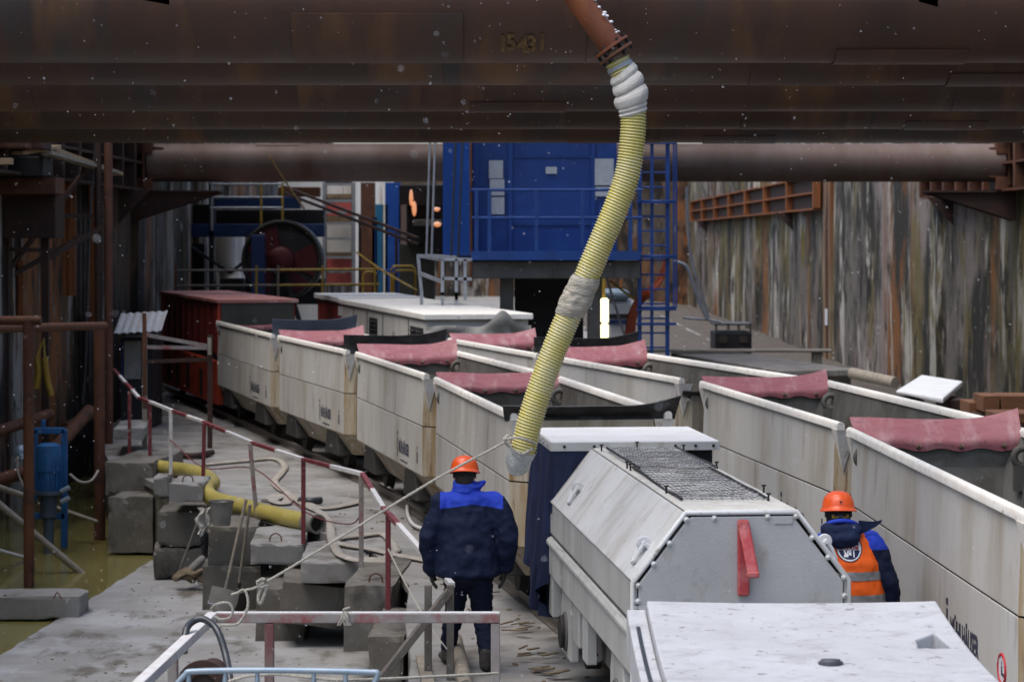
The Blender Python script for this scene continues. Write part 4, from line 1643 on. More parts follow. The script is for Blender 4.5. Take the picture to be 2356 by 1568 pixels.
# ================================================================== RAILINGS
D2 = 15.75
fr = thing('front_railing', 'square-tube railing in front, red and white flaking paint', 'railing', P(490, 1408, D2) - Vector((0, 0, 2.1)))
zr = P(490, 1420, D2).z
q = MB()
q.bar((P(495, 0, D2).x, D2, zr), (P(1150, 0, D2).x, D2, zr), .065, .062)
q.build('top_rail', MT['rail_mixed'], fr, world=True, bevel=.006)
q = MB()
q.bar((P(497, 0, D2).x, D2, zr + .034), (P(1149, 0, D2).x, D2, zr + .034), .06, .006)
q.build('rail_cap', MT['rail_white'], fr, world=True)
q = MB()
q.bar((P(488, 0, D2).x, D2 + .03, zr + .004), (P(488, 0, D2).x - .12, 12.9, zr + .004), .068, .06)
q.build('top_rail', MT['rail_white'], fr, world=True, bevel=.006)
for u, dd, m, zb in ((620, D2, 'rail_post', -1.0), (1140, D2, 'rail_mixed', .0), (398, 14.6, 'rail_mixed', -1.0)):
    q = MB()
    x = P(u, 0, dd).x
    q.span((x - .03, dd - .03, zb), (x + .03, dd + .03, zr - .034))
    q.build('post', MT[m], fr, world=True, bevel=.006)
q = MB()
random.seed(9)
for k in range(9):
    c = P(796 + random.uniform(-7, 7), 1414, D2)
    q.tube(spline([c + Vector((0, -.04, .03)), c + Vector((random.uniform(-.02, .02), -.05, -.01)), c + Vector((random.uniform(-.05, .05), -.045, -.06))], 4), .005, 5)
q.tube([P(790, 1404, D2) + Vector((0, -.03, .012)), P(803, 1403, D2) + Vector((0, .03, .014))], .007, 6)
put(q.build('string_tie', MT['rope'], smooth=True), 'frayed string knotted round the front railing', 'string')

# second short barrier with diagonal brace, beside the walking worker
br = thing('barrier', 'grey steel end barrier with diagonal brace beside the walking worker', 'barrier', PZ(1010, 1562, 0))
dB = 19.5
for u in (985, 1036):
    x = P(u, 0, dB).x
    q = MB()
    q.span((x - .03, dB - .03, 0), (x + .03, dB + .03, P(0, 1345, dB).z))
    q.build('post', MT['rail_grey'], br, world=True, bevel=.006)
q = MB()
q.bar(P(1034, 1358, dB - .06), P(872, 1566, dB - .25), .06, .06)
q.build('brace', MT['rail_grey'], br, world=True, bevel=.006)

# red and white walkway railing
RP = [(262, 850, 41.5), (320, 915, 37.6), (345, 924, 37.0), (398, 945, 35.6), (468, 970, 33.2), (580, 1018, 30.8), (697, 1056, 28.2), (834, 1090, 26.0), (882, 1168, 23.4), (1040, 1345, 19.55)]
rw = thing('walkway_railing', 'red and white railing along the concrete walkway edge', 'railing', PZ(697, 1250, 0))
pts = [P(*p) for p in RP]
ci = 0
for i in range(len(pts) - 1):
    a, b_ = pts[i], pts[i + 1]
    n = max(1, round((b_ - a).length / 1.1))
    for k in range(n):
        q = MB()
        q.bar(a.lerp(b_, k / n), a.lerp(b_, (k + 1) / n), .05, .045)
        if i == len(pts) - 2 and k >= 1:
            m = MT['rail_white']
        else:
            m = MT['rail_red'] if ci % 2 == 0 else MT['rail_white']
        ci += 1
        q.build('top_rail', m, rw, world=True, bevel=.005)
for (u, v, d, m, lean) in ((298, 900, 38.2, 'rail_red', 0), (345, 926, 37.0, 'rail_red', 0), (393, 946, 35.6, 'rail_white', 0), (470, 972, 33.0, 'rail_red', -.02), (575, 1020, 30.6, 'rail_mixed', .09), (698, 1058, 28.2, 'rail_red', 0), (831, 1094, 26.0, 'rail_mixed', 0), (893, 1180, 23.2, 'rail_red', 0)):
    t_ = P(u, v, d)
    q = MB()
    q.bar((t_.x, t_.y, t_.z), (t_.x + lean, t_.y, .0), .05, .05)
    q.build('post', MT[m], rw, world=True, bevel=.004)
q = MB()
for k in range(3):
    a = [PZ(697, 1160, .5), PZ(900, 1240, .42)][0]
tape = spline([P(390, 1010, 35.6), P(470, 1075, 33.0), P(585, 1078, 30.8), P(700, 1175, 28.2), P(800, 1205, 26.6), P(835, 1178, 26.0)], 6)
q.tube(tape, .008, 5)
put(q.build('barrier_string', MT['rail_red'], smooth=True), 'thin red string slung between the walkway railing posts', 'string')
q = MB()
q.tube(spline([P(893, 1262, 23.1), P(935, 1345, 22.0), P(990, 1440, 20.4), P(1028, 1492, 19.4)], 6), .007, 5)
put(q.build('string_line', MT['rope'], smooth=True), 'thin pale string from the walkway railing down to the barrier', 'string')

# pale blue tube frame at the lower edge and the black cable over the rail
tf = thing('tube_rack', 'pale blue tubular rack frame with rounded corners in front', 'rack', P(640, 1600, 12.6))
dT = 12.6
q = MB()
q.tube(spline([P(395, 1590, dT), P(425, 1552, dT), P(455, 1543, dT), P(640, 1541, dT), P(840, 1545, dT), P(868, 1552, dT), P(845, 1600, dT)], 6), .016, 10)
q.build('top_tube', MT['tube_blue'], tf, world=True, smooth=True)
for u in (434, 518, 592, 722, 795):
    q = MB()
    a = P(u, 1545, dT)
    q.tube([a, a + Vector((0, 0, -.05)), a + Vector((0, 0, -1.2))], [.010, .014, .012], 8)
    q.build('upright', MT['tube_blue'], tf, world=True, smooth=True)
q = MB()
q.tube([P(400, 1545, dT) + Vector((0, 0, -1.15)), P(865, 1545, dT) + Vector((0, 0, -1.15))], .016, 8)
q.build('bottom_tube', MT['tube_blue'], tf, world=True, smooth=True)
for u in (420, 840):
    q = MB()
    a = P(u, 1545, dT)
    q.tube([a + Vector((0, 0, -1.15)), Vector((a.x, a.y, -1.0))], .014, 8)
    q.build('leg', MT['tube_blue'], tf, world=True, smooth=True)
q = MB()
a = P(600, 1556, dT + .35)
twist_pts = spline([P(520, 1568, 13.2), P(580, 1553, 13.2), P(650, 1551, 13.2), P(740, 1560, 13.2), P(850, 1562, 13.4), P(1145, 1548, 15.6)], 6)
rp2 = thing('thin_rope', 'thin rope strung low behind the pale blue tube frame', 'rope', twist_pts[0])
twist(twist_pts, .009, 'strand', rp2)
q = MB()
q.tube(spline([P(424, 1500, 14.8), P(428, 1450, 14.9), P(445, 1428, 15.0), P(470, 1424, 15.0), P(500, 1450, 14.9), P(520, 1510, 14.8), P(530, 1580, 14.6), P(532, 1700, 14.5)], 8), .022, 12)
put(q.build('black_cable', MT['cable_black'], smooth=True), 'thick black cable looped over the white front rail', 'cable')
fg = thing('pipe_flange', 'rusty bolted pipe flange standing behind the pale blue frame', 'flange', P(462, 1620, 13.6))
q = MB()
q.pipe(P(466, 1580, 13.6), P(466, 1580, 13.6) + Vector((0, .03, 0)), .15, .075, 32)
q.build('ring', MT['rust_dark'], fg, world=True, smooth=True)
for k in range(8):
    a = k * math.pi / 4 + .3
    c = P(466, 1580, 13.6) + Vector((.112 * math.cos(a), -.004, .112 * math.sin(a)))
    q = MB()
    q.disc(c, (0, 1, 0), .014, .004, 12)
    q.build('painted_bolt_hole', MT['machine_dark'], fg, world=True)  # flat dark disc in place of each hole's shade
q = MB()
q.tube([P(466, 1580, 13.6) + Vector((0, .02, 0)), P(466, 1580, 13.6) + Vector((0, .5, 0))], .08, 20)
q.build('stub', MT['rust_dark'], fg, world=True, smooth=True)
q = MB()
zf = P(466, 1580, 13.6).z
q.span((P(440, 0, 13.9).x, 13.75, -1.0), (P(440, 0, 13.9).x + .1, 13.95, zf - .06))
q.build('stand', MT['rust_dark'], fg, world=True)

# ================================================================== CONCRETE BLOCKS
def block(lab, u0, u1, vt, vb, d, L, rz=0.0, m='block', seed=0, bev=.03, name='concrete_block', tilt=0.0, cat='block'):
    a, b_ = P(u0, vt, d), P(u1, vb, d)
    w, h = abs(b_.x - a.x), abs(a.z - b_.z)
    c = Vector(((a.x + b_.x) / 2, d, b_.z))
    q = MB()
    nx, ny, nz_ = 4, 6, 4
    # boxy shell with several cuts so that its faces are uneven
    bm = bmesh.new()
    bmesh.ops.create_cube(bm, size=1.0)
    bmesh.ops.subdivide_edges(bm, edges=bm.edges[:], cuts=7, use_grid_fill=True)
    rot = Matrix.Rotation(rz, 3, 'Z') @ Matrix.Rotation(tilt, 3, 'Y')
    for v in bm.verts:
        p = Vector((v.co.x * w, v.co.y * L + L / 2, (v.co.z + .5) * h))
        edge_ = sum(abs(abs(k) - .5) < 1e-4 for k in v.co)
        p += noise.noise_vector(p * 3 + Vector((seed * 7.3, d, u0 * .1))) * (.008 + .010 * (edge_ >= 2))
        if edge_ >= 2:
            p -= Vector((v.co.x, v.co.y, v.co.z)) * (.010 + .11 * max(0.0, noise.noise(p * 6 + Vector((seed, 0, 0))) - .12))
        v.co = rot @ p
    bm.verts.ensure_lookup_table()
    q.add([v.co + c for v in bm.verts], [tuple(x.index for x in f.verts) for f in bm.faces])
    bm.free()
    o = q.build(name, MT[m], smooth=False, origin=c)
    return put(o, lab, cat, 'concrete blocks holding up the walkway edge' if cat == 'block' else None)


block('lower concrete block at the water, left of the leaning rod', 352, 465, 1258, 1332, 32.3, 1.4, .05, seed=1)
block('upper concrete block above the water, left of the leaning rod', 362, 463, 1176, 1256, 32.3, 1.4, .03, seed=2)
block('pale flat concrete block lying on the stack beside the red post', 388, 466, 1112, 1156, 32.0, 1.1, .02, 'concrete', 3)
block('small concrete cube behind the pale flat block', 352, 386, 1096, 1142, 33.6, .5, 0, 'concrete', 4)
block('lower concrete block behind the shovels', 466, 602, 1302, 1404, 29.7, 1.5, .06, seed=5)
block('upper concrete block under the bucket', 478, 594, 1210, 1300, 29.75, 1.4, .06, seed=6)
block('thin concrete slab on the walkway edge behind the shovels', 574, 700, 1250, 1298, 28.2, 1.9, .05, 'concrete', 7)
block('overhanging concrete slab below the red railing post, with sharp front edge', 690, 846, 1290, 1341, 26.7, 1.9, .04, 'concrete', 8)
block('tilted concrete block in the dark recess under the slab', 640, 800, 1345, 1440, 26.9, 1.2, .08, seed=9, tilt=.12)
block('base concrete block in the dark recess beside the shovels', 588, 705, 1352, 1478, 27.4, 1.6, .04, seed=10)
block('tall concrete block at the near end of the walkway edge', 790, 905, 1346, 1500, 24.6, 2.2, -.05, seed=11)
block('low concrete block under the near end of the walkway edge', 846, 930, 1462, 1580, 22.9, 1.9, -.03, seed=12)
block('dark concrete block in the back row beside the rusty posts, upper course', 240, 352, 1062, 1140, 36.0, 2.0, -.1, seed=13)
block('dark concrete block in the back row beside the rusty posts, lower course', 246, 352, 1142, 1272, 35.2, 2.0, -.1, seed=14)
block('broken concrete beam lying in the green water', -40, 182, 1372, 1424, 29.1, .75, 0, 'concrete', 15, cat='beam', name='concrete_beam')
block('pale concrete slab at the far corner of the walkway by the red posts', 262, 330, 985, 1012, 39.5, 2.0, .1, 'concrete', 16, cat='slab', name='concrete_slab')
block('long low concrete kerb in the far water', 240, 300, 1170, 1190, 41.0, .5, 0, 'concrete', 17, cat='slab', name='concrete_slab')

for o in [x for x in bpy.data.objects if x.name.startswith('concrete_block')][:12:2]:
    bb = [Vector(c) for c in o.bound_box]
    zt_ = max(c.z for c in bb)
    xm, ym = sum(c.x for c in bb) / 8, min(c.y for c in bb) + .25
    q = MB()
    q.tube(spline([(xm - .06, ym, zt_ - .04), (xm - .05, ym, zt_ + .05), (xm + .01, ym + .01, zt_ + .085), (xm + .07, ym, zt_ + .05), (xm + .08, ym, zt_ - .04)], 4), .009, 6)
    q.build('lifting_loop', MT['rust'], o, smooth=True)

# things standing about on the blocks
bk = thing('bucket', 'muddy grey bucket standing on the concrete block', 'bucket', P(506, 1210, 29.3))
q = MB()
c = P(506, 1211, 29.3)
n = 28
vs, fs = [], []
for r_, z_ in ((.105, 0), (.148, .285), (.156, .285), (.156, .300), (.142, .300), (.100, .03)):
    for j in range(n):
        a = 2 * math.pi * j / n
        vs.append(c + Vector((r_ * math.cos(a), r_ * math.sin(a) + .16, z_)))
for i in range(5):
    for j in range(n):
        fs.append((i * n + j, i * n + (j + 1) % n, (i + 1) * n + (j + 1) % n, (i + 1) * n + j))
fs.append(tuple(range(n)))
fs.append(tuple(5 * n + j for j in range(n)))
q.add(vs, fs)
q.build('pail', MT['zinc'], bk, world=True, smooth=True)
q = MB()
q.ball(c + Vector((0, .16, .24)), .13, .13, .05, 14, 6).jitter(.02, 20)
q.build('mortar', MT['concrete'], bk, world=True, smooth=True)
q = MB()
q.tube(spline([c + Vector((-.15, .16, .28)), c + Vector((-.12, .05, .31)), c + Vector((0, .0, .315)), c + Vector((.12, .05, .31)), c + Vector((.15, .16, .28))], 5), .005, 6)
q.build('bail', MT['iron_dark'], bk, world=True, smooth=True)
q = MB()
ra = P(473, 1166, 29.6)
q.grid(lambda a, b: ra + Vector((-.10 + .22 * a * (1 - .3 * b) + .03 * math.sin(b * 9 + a * 4), -.03 + .05 * math.sin(a * 14 + b * 3), -.36 * b * (1 - .35 * abs(a - .4)) + .03 * noise.noise(Vector((a * 6, b * 5, 1))))), 16, 14, .006)
put(q.build('rag', MT['cloth_wrap'], smooth=True), 'crumpled white rag hanging on the post by the bucket', 'rag')


def shovel(lab, top, foot, lean, blade_m, bw=.13):
    a, b_ = P(*top), P(*foot)
    t = thing('shovel', lab, 'shovel', b_)
    q = MB()
    q.tube([a, b_ + (a - b_).normalized() * .28], .021, 10)
    q.build('handle', MT['wood_grey'], t, world=True, smooth=True)
    d_ = (a - b_).normalized()
    x = d_.cross(Vector((0, 1, 0))).normalized()
    y = x.cross(d_)

    def fn(s, r_):
        w = bw * (1 - .55 * max(0, r_ - .55) ** 1.2 / .4) if r_ > .55 else bw
        return b_ + d_ * (.31 * (1 - r_)) + x * (2 * s - 1) * w - y * (.03 * (2 * s - 1) ** 2 * -1 + .02)
    q = MB()
    q.grid(fn, 8, 8, .004)
    q.build('blade', MT[blade_m], t, world=True, smooth=True)
    q = MB()
    q.tube([b_ + d_ * .22, b_ + d_ * .40], [.012, .026], 10)
    q.build('socket', MT[blade_m], t, world=True, smooth=True)


shovel('shovel with broad pale blade leaning on the concrete blocks', (566, 1148, 28.9), (506, 1412, 28.7), 0, 'zinc', .17)
shovel('second shovel with darker blade behind the pale-bladed one', (575, 1160, 29.1), (541, 1412, 29.3), 0, 'iron_dark', .13)
q = MB()
q.tube([P(463, 1178, 31.5), P(404, 1336, 31.6)], .018, 8)
put(q.build('steel_rod', MT['zinc'], smooth=True), 'thin grey rod leaning between the two block stacks', 'rod')
q = MB()
for k in range(7):
    u = 412 + k * 9
    q.ball(P(u, 1328 - (k % 3) * 6, 31.4), .09, .09, .05, 8, 5)
q.jitter(.06, 9)
put(q.build('rubble_heap', MT['debris']), 'small heap of scrap and rubble between the block stacks', 'rubble')
q = MB()
q.tube([P(430, 1318, 31.5), P(466, 1285, 31.9)], .055, 12)
put(q.build('pipe_offcut', MT['zinc'], smooth=True), 'short pale pipe offcut lying between the block stacks', 'pipe')
q = MB()
q.tube(spline([P(478, 1386, 26), P(499, 1391, 26), P(502, 1400, 26), P(509, 1425, 26), P(508, 1440, 25.9)], 4), .008, 6)
put(q.build('bent_wire', MT['galv'], smooth=True), 'bent wire sticking up by the shovel blades', 'wire')
# bent rebar in the broken beam
q = MB()
q.tube(spline([P(123, 1376, 29.0), P(131, 1362, 29.0), P(138, 1370, 28.9), P(142, 1376, 28.8)], 4), .008, 6)
q.tube(spline([P(5, 1376, 29.2), P(12, 1368, 29.2), P(22, 1378, 29.2)], 4), .01, 6)
put(q.build('rebar_loop', MT['rust']), 'bent rebar loops on the broken beam in the water', 'rebar')

# yellow hose and flat hoses on the walkway
yh = thing('yellow_hose', 'yellow suction hose lying along the walkway with open grey end', 'hose', PZ(600, 1160, 0))
yp = spline([PZ(348, 1072, .12), PZ(400, 1078, .12), PZ(440, 1084, .14), PZ(474, 1096, .16), P(489, 1110, 33.2), P(478, 1118, 33.0), P(476, 1134, 32.4), PZ(500, 1150, .10), PZ(560, 1165, .10), PZ(640, 1186, .10), PZ(722, 1203, .10)], 8)
q = MB()
q.tube(yp, .108, 20)
q.build('hose_wall', MT['hose_smooth'], yh, world=True, smooth=True)
q = MB()
e0 = yp[-1]
ed = (yp[-1] - yp[-3]).normalized()
q.pipe(e0 - ed * .16, e0 + ed * .10, .122, .095, 24)
q.build('end_coupling', MT['zinc'], yh, world=True, smooth=True)
q = MB()
q.tube(spline([P(470, 1101, 33.3), P(482, 1118, 32.8), P(494, 1124, 32.9)], 4), .012, 6)
q.build('tie_wire', MT['iron_dark'], yh, world=True)
q = MB()
q.disc(e0 + ed * .02, ed, .084, .004, 20)
q.build('painted_bore', MT['machine_dark'], yh, world=True)  # dark disc paints the shade inside the hose end


def flat(lab, pts, r=.05, m='hose_grey', fl=.45, name='flat_hose', z=.03):
    q = MB()
    q.tube(spline([PZ(u, v, z) for u, v in pts], 7), r, 10, flat=fl)
    return put(q.build(name, MT[m], smooth=True), lab, 'hose', 'grey hoses on the walkway')


flat('grey hose with a hooked bend on the upper walkway', [(470, 1068), (560, 1060), (630, 1055), (655, 1070), (645, 1090), (632, 1105), (640, 1120), (668, 1138), (700, 1160), (740, 1180), (758, 1205), (764, 1240), (775, 1265), (788, 1278), (830, 1290), (900, 1292)], .055)
flat('crumpled flat hose lying behind the yellow hose', [(610, 1150), (632, 1138), (650, 1140), (628, 1150), (655, 1158), (668, 1142), (690, 1150), (740, 1168), (790, 1162), (830, 1152)], .07, 'hose_grey', .25)
flat('grey hose looped round the walkway posts near the worker', [(838, 1285), (880, 1285), (905, 1270), (912, 1262), (900, 1245), (880, 1228), (830, 1232), (770, 1240), (790, 1252), (850, 1262), (905, 1275), (960, 1285), (1010, 1295)], .052)
flat('thin pale hose curling from beneath the wagon', [(958, 1148), (940, 1150), (938, 1180), (950, 1205), (975, 1215), (1000, 1210)], .022, 'rail_white', 1.0, z=.05)
flat('dark coupled pipe lying across the upper walkway', [(345, 1040), (400, 1045), (450, 1048), (488, 1040)], .05, 'rust_dark', 1.0, z=.06)
flat('dark hose end with black mouth on the walkway', [(690, 1150), (715, 1152), (738, 1150)], .05, 'cable_black', 1.0, z=.06)

# timber, offcuts and small debris near the walking worker
def plank(lab, a, b_, w, h, m='wood', name='plank', group=None):
    q = MB()
    q.bar(a, b_, w, h)
    return put(q.build(name, MT[m], bevel=.004), lab, 'plank', group)


plank('pale timber plank lying beside the walking worker', PZ(970, 1512, .05), PZ(992, 1600, .05), .10, .05, 'wood_grey')
q = MB()
q.tube([PZ(1048, 1470, .12), PZ(1072, 1580, .08)], .06, 14)
put(q.build('timber_pole', MT['wood_grey'], smooth=True), 'round pale pole lying by the walking worker\'s feet', 'pole')
random.seed(21)
dbr = ['broken brown board scraps beside the rail', 'splintered board scraps near the locomotive wheel', 'dark wood scraps behind the front railing end']
for k, (u, v) in enumerate(((1215, 1500), (1250, 1545), (1170, 1440))):
    q = MB()
    for j in range(8):
        a = PZ(u + random.uniform(-34, 34), v + random.uniform(-9, 9), .012 + j * .008)
        an = random.uniform(-.5, .5)
        L_ = random.uniform(.05, .17)
        q.bar(a, a + Vector((L_ * math.cos(an), L_ * math.sin(an) * 1.5, random.uniform(0, .03))), random.uniform(.02, .05), .010)
    put(q.build('wood_scraps', MT['debris']), dbr[k], 'scrap wood', kind='stuff')
q = MB()
for k in range(120):
    y = random.uniform(19, 34)
    ex = [e for e in EDGE if e[1] >= y][-1][0]
    x = random.uniform(ex + .3, ex + 2.2)
    s_ = random.uniform(.006, .02)
    q.ball((x, y, s_ * .4), s_ * 1.4, s_, s_ * .6, 6, 4)
for k in range(110):
    y = random.uniform(24.5, 32)
    x = random.uniform(-5.2, -2.0)
    s_ = random.uniform(.005, .014)
    q.ball((x, y, -1.0 + s_ * .3), s_ * 1.5, s_, s_ * .6, 6, 4)
put(q.build('gravel', MT['debris']), 'scattered small stones and crumbs on the concrete', 'gravel', kind='stuff')
# wheel flap / mud shield of the near wagon and small blue flap under the tarp
q = MB()
q.grid(lambda a, b: P(1238 + 52 * a, 1345 + (70 + 8 * a) * b, 20.6) + Vector((0, .03 * math.sin(b * 3), 0)), 4, 6, .006)
put(q.build('mud_flap', MT['tarp_navy'], smooth=True), 'small navy rubber flap hanging beneath the tarpaulin', 'flap')

# ================================================================== LEFT CORNER: SUMP, PUMP, SCAFFOLD
def post(lab, u, vt, vb, d, r, m='rust', name='rusty_post', grp='rusty scaffold posts by the sump'):
    q = MB()
    a, b_ = P(u, vt, d), P(u, vb, d)
    q.tube([(a.x, d, a.z), (a.x + .01, d, b_.z)], r, 16)
    return put(q.build(name, MT[m], smooth=True), lab, 'post', grp)


post('near rusty pipe post standing in the green water', 65, 738, 1352, 32, .072)
post('rusty pipe post at the edge of the water, by the dark blocks', 228, 752, 1242, 37, .085)
post('tall dark rusty post rising past the planks', 226, 300, 965, 42, .062, 'rust_dark')
post('tall brown rusty post beside the darker one', 249, 300, 1022, 42, .075)
post('thin rusty stake by the white-roofed booth', 332, 720, 940, 39.5, .035)
for (lab, a, b_, r) in (('pale-topped rusty crossbar at the picture edge', P(-40, 737, 32), P(95, 737, 32), .062),
                        ('lower rusty crossbar joining the two water posts', P(-40, 756, 32.4), P(240, 749, 36.8), .062),
                        ('sloping rusty pipe behind the blue pump', P(-30, 1000, 37), P(115, 952, 39), .09),
                        ('crossing brown pipe behind the blue pump frame', P(115, 1045, 38), P(205, 945, 40.5), .11),
                        ('low brown pipe at the picture edge below the sloping pipe', P(-30, 1112, 35.5), P(75, 1080, 36), .10),
                        ('brown diagonal pipe under the wall by the far posts', P(150, 985, 42), P(232, 940, 44), .10)):
    q = MB()
    q.tube([a, b_], r, 14)
    put(q.build('rusty_pipe', MT['rust'], smooth=True), lab, 'pipe', 'rusty pipes round the sump')
for (lab, a, b_, m, w) in (('long pale timber sloping into the green water', P(-25, 1140, 33), PZ(192, 1322, -1.09), 'wood_grey', .13),
                           ('thin pale pole across the sump behind the posts', P(110, 1160, 37), P(226, 1200, 36.5), 'wood_grey', .07),
                           ('pale pole at the picture edge above the long timber', P(-25, 1112, 33), P(70, 1145, 33.5), 'wood_grey', .10),
                           ('white plastic pipe half sunk in the green water', P(-30, 1258, 33.2), PZ(78, 1288, -1.07), 'rail_white', .07)):
    q = MB()
    q.tube([a, b_], w / 2, 10, flat=.8)
    put(q.build('timber_pole', MT[m], smooth=True), lab, 'pole')
pm = thing('sump_pump', 'blue vertical sump pump hung in its blue steel frame', 'pump', PZ(108, 1250, -1.05))
dp = 35.5
q = MB()
q.tube([P(112, 1082, dp), P(112, 1042, dp), P(112, 1024, dp), P(112, 1019, dp)], [.19, .19, .17, .10], 22)
q.build('motor_cowl', MT['pump_blue'], pm, world=True, smooth=True)
q = MB()
q.tube([P(112, 1128, dp), P(112, 1046, dp)], .175, 22)
for k in range(16):
    a = k * math.pi / 8
    q.box(P(112, 1088, dp) + Vector((.185 * math.cos(a), .185 * math.sin(a), 0)), (.03, .012, .42), rz=a)
q.build('motor_body', MT['pump_blue'], pm, world=True)
q = MB()
q.tube([P(112, 1136, dp), P(112, 1128, dp)], .22, 22)
q.tube([P(112, 1188, dp), P(112, 1136, dp)], .12, 18)
q.tube([P(112, 1290, dp), P(112, 1188, dp)], .075, 16)
q.build('pump_column', MT['pump_grey'], pm, world=True, smooth=True)
q = MB()
for (a, b_) in (((78, 990), (150, 990)), ((148, 988), (148, 1260)), ((80, 988), (80, 1150)), ((78, 1186), (150, 1186))):
    q.bar(P(*a, dp + .25), P(*b_, dp + .25), .09, .09)
q.bar(P(100, 990, dp + .25), P(100, 965, dp + .25), .06, .05)
q.build('frame', MT['pump_blue'], pm, world=True, bevel=.008)
for v in (1124, 1148):
    q = MB()
    q.tube([P(140, v + 6, dp - .1), P(160, v - 4, dp - .1)], .035, 10)
    q.build('valve_handle', MT['tube_blue'], pm, world=True, smooth=True)
q = MB()
q.ball(P(48, 1042, 36.5), .10, .10, .13, 12, 8)
q.tube([P(48, 1042, 36.5), P(56, 1062, 36.3)], .05, 10)
put(q.build('blue_float', MT['tube_blue'], smooth=True), 'small blue float switch at the picture edge beside the pump', 'float')
lc = thing('loose_cable', 'pale loose cables hanging round the blue pump', 'cable', P(60, 1135, 34))
q = MB()
q.tube(spline([P(36, 1060, 34), P(42, 1052, 34), P(40, 1080, 34), P(50, 1110, 34), P(60, 1135, 34)], 6), .014, 8)
q.build('strand', MT['hose_grey'], lc, world=True, smooth=True)
q = MB()
q.tube(spline([P(160, 1090, 36.4), P(185, 1108, 36.4), P(210, 1105, 36.4), P(226, 1082, 36.7)], 6), .02, 8)
q.build('strand', MT['hose_grey'], lc, world=True, smooth=True)
q = MB()
for dx, l_ in ((0, .5), (.16, .62)):
    a = P(84 + dx * 120, 822, 39)
    q.tube(spline([a, a + Vector((.03, 0, -l_ * .5)), a + Vector((.10 if dx else -.01, 0, -l_))], 5), .055, 10)
q.tube([P(84, 822, 39) + Vector((0, 0, -.02)), P(84, 822, 39) + Vector((.1, .1, .3)), P(103, 822, 39)], .02, 8)
put(q.build('yellow_sling', MT['yellow_paint'], smooth=True), 'yellow lifting slings hung on the dark wall', 'sling')

# timber planks on the bracket, orange sheeting, dark staging under the first strut
grp = 'timber planks stacked under the struts'
plank('top timber plank pointing along the dark wall', P(85, 333, 38), P(270, 400, 45), .22, .06, 'wood', group=grp)
plank('short timber plank under the top one', P(40, 352, 37.5), P(128, 338, 39), .20, .06, 'wood', group=grp)
plank('long timber plank running under the stack', P(110, 352, 38.5), P(262, 396, 44), .20, .06, 'wood_grey', group=grp)
plank('small timber block at the picture edge beside the planks', P(-20, 372, 35), P(28, 371, 35), .2, .09, 'wood', group=grp)
for k, (lab, u0, u1, v0, v1, d, m) in enumerate((('broad orange rusted sheet pile on the dark wall', 128, 172, 385, 680, 44.5, 'rust_orange'),
                                                 ('narrow orange rusted sheet pile beside the tall posts', 205, 224, 380, 760, 46, 'rust_orange'),
                                                 ('pale streaked concrete pile between the orange sheets', 173, 203, 330, 1000, 46, 'bright_wall'),
                                                 ('lower orange rusted sheet pile at the picture edge', 20, 52, 600, 740, 41, 'rust_orange'),
                                                 ('pale grey sheet pile at the picture edge', -10, 28, 745, 1050, 40, 'block'))):
    a, b_ = P(u0, v0, d), P(u1, v1, d)
    q = MB()
    n = 6
    for j in range(n):
        x0 = a.x + (b_.x - a.x) * j / n
        x1 = a.x + (b_.x - a.x) * (j + 1) / n
        q.span((x0, d + .04 * (j % 2), b_.z), (x1, d + .1, a.z))
    put(q.build('sheet_pile', MT[m if m != 'bright_wall' else 'wall_left']), lab, 'sheet pile', 'piles along the dark wall')
for (lab, a, b_) in (('dark steel brace crossing the orange sheet pile', P(20, 620, 40.5), P(196, 392, 42)),
                     ('long dark brace sloping up from the sheet pile', P(-20, 660, 40.5), P(185, 545, 42)),
                     ('lower dark brace tied to the tall posts', P(110, 595, 41), P(240, 520, 42)),
                     ('dark horizontal tie along the wall by the tall posts', P(-20, 492, 41), P(235, 498, 42.5)),
                     ('rusty horizontal tie at the picture edge', P(-20, 572, 40), P(120, 576, 41))):
    q = MB()
    q.bar(a, b_, .07, .07)
    put(q.build('steel_brace', MT['rust_dark']), lab, 'brace', 'dark steel braces on the dark wall')
q = MB()
q.tube(spline([P(219, 330, 43), P(212, 420, 43), P(205, 560, 43), P(198, 800, 43), P(190, 930, 43)], 6), .022, 8)
put(q.build('hanging_cable', MT['cable_black'], smooth=True), 'black cable hanging down beside the tall posts', 'cable')
st = thing('staging', 'dark steel staging boxes under the struts at the picture edge', 'staging', P(60, 560, 40))
for (u0, u1, v0, v1, d, m) in ((-30, 128, 408, 446, 39, 'rust'), (-30, 128, 448, 548, 39.6, 'rust_dark'), (-30, 60, 300, 340, 37, 'rust'), (30, 96, 305, 342, 37.5, 'rust_dark'), (-30, 100, 360, 405, 38.6, 'machine_dark')):
    a, b_ = P(u0, v0, d), P(u1, v1, d)
    q = MB()
    q.span((a.x, d, b_.z), (b_.x, d + .8, a.z))
    q.build('box_beam', MT[m], st, world=True, bevel=.02)
for u in (8, 100):
    q = MB()
    a = P(u, 548, 39.8)
    q.span((a.x - .06, 39.9, -1.2), (a.x + .06, 40.02, a.z))
    q.build('leg', MT['rust_dark'], st, world=True)

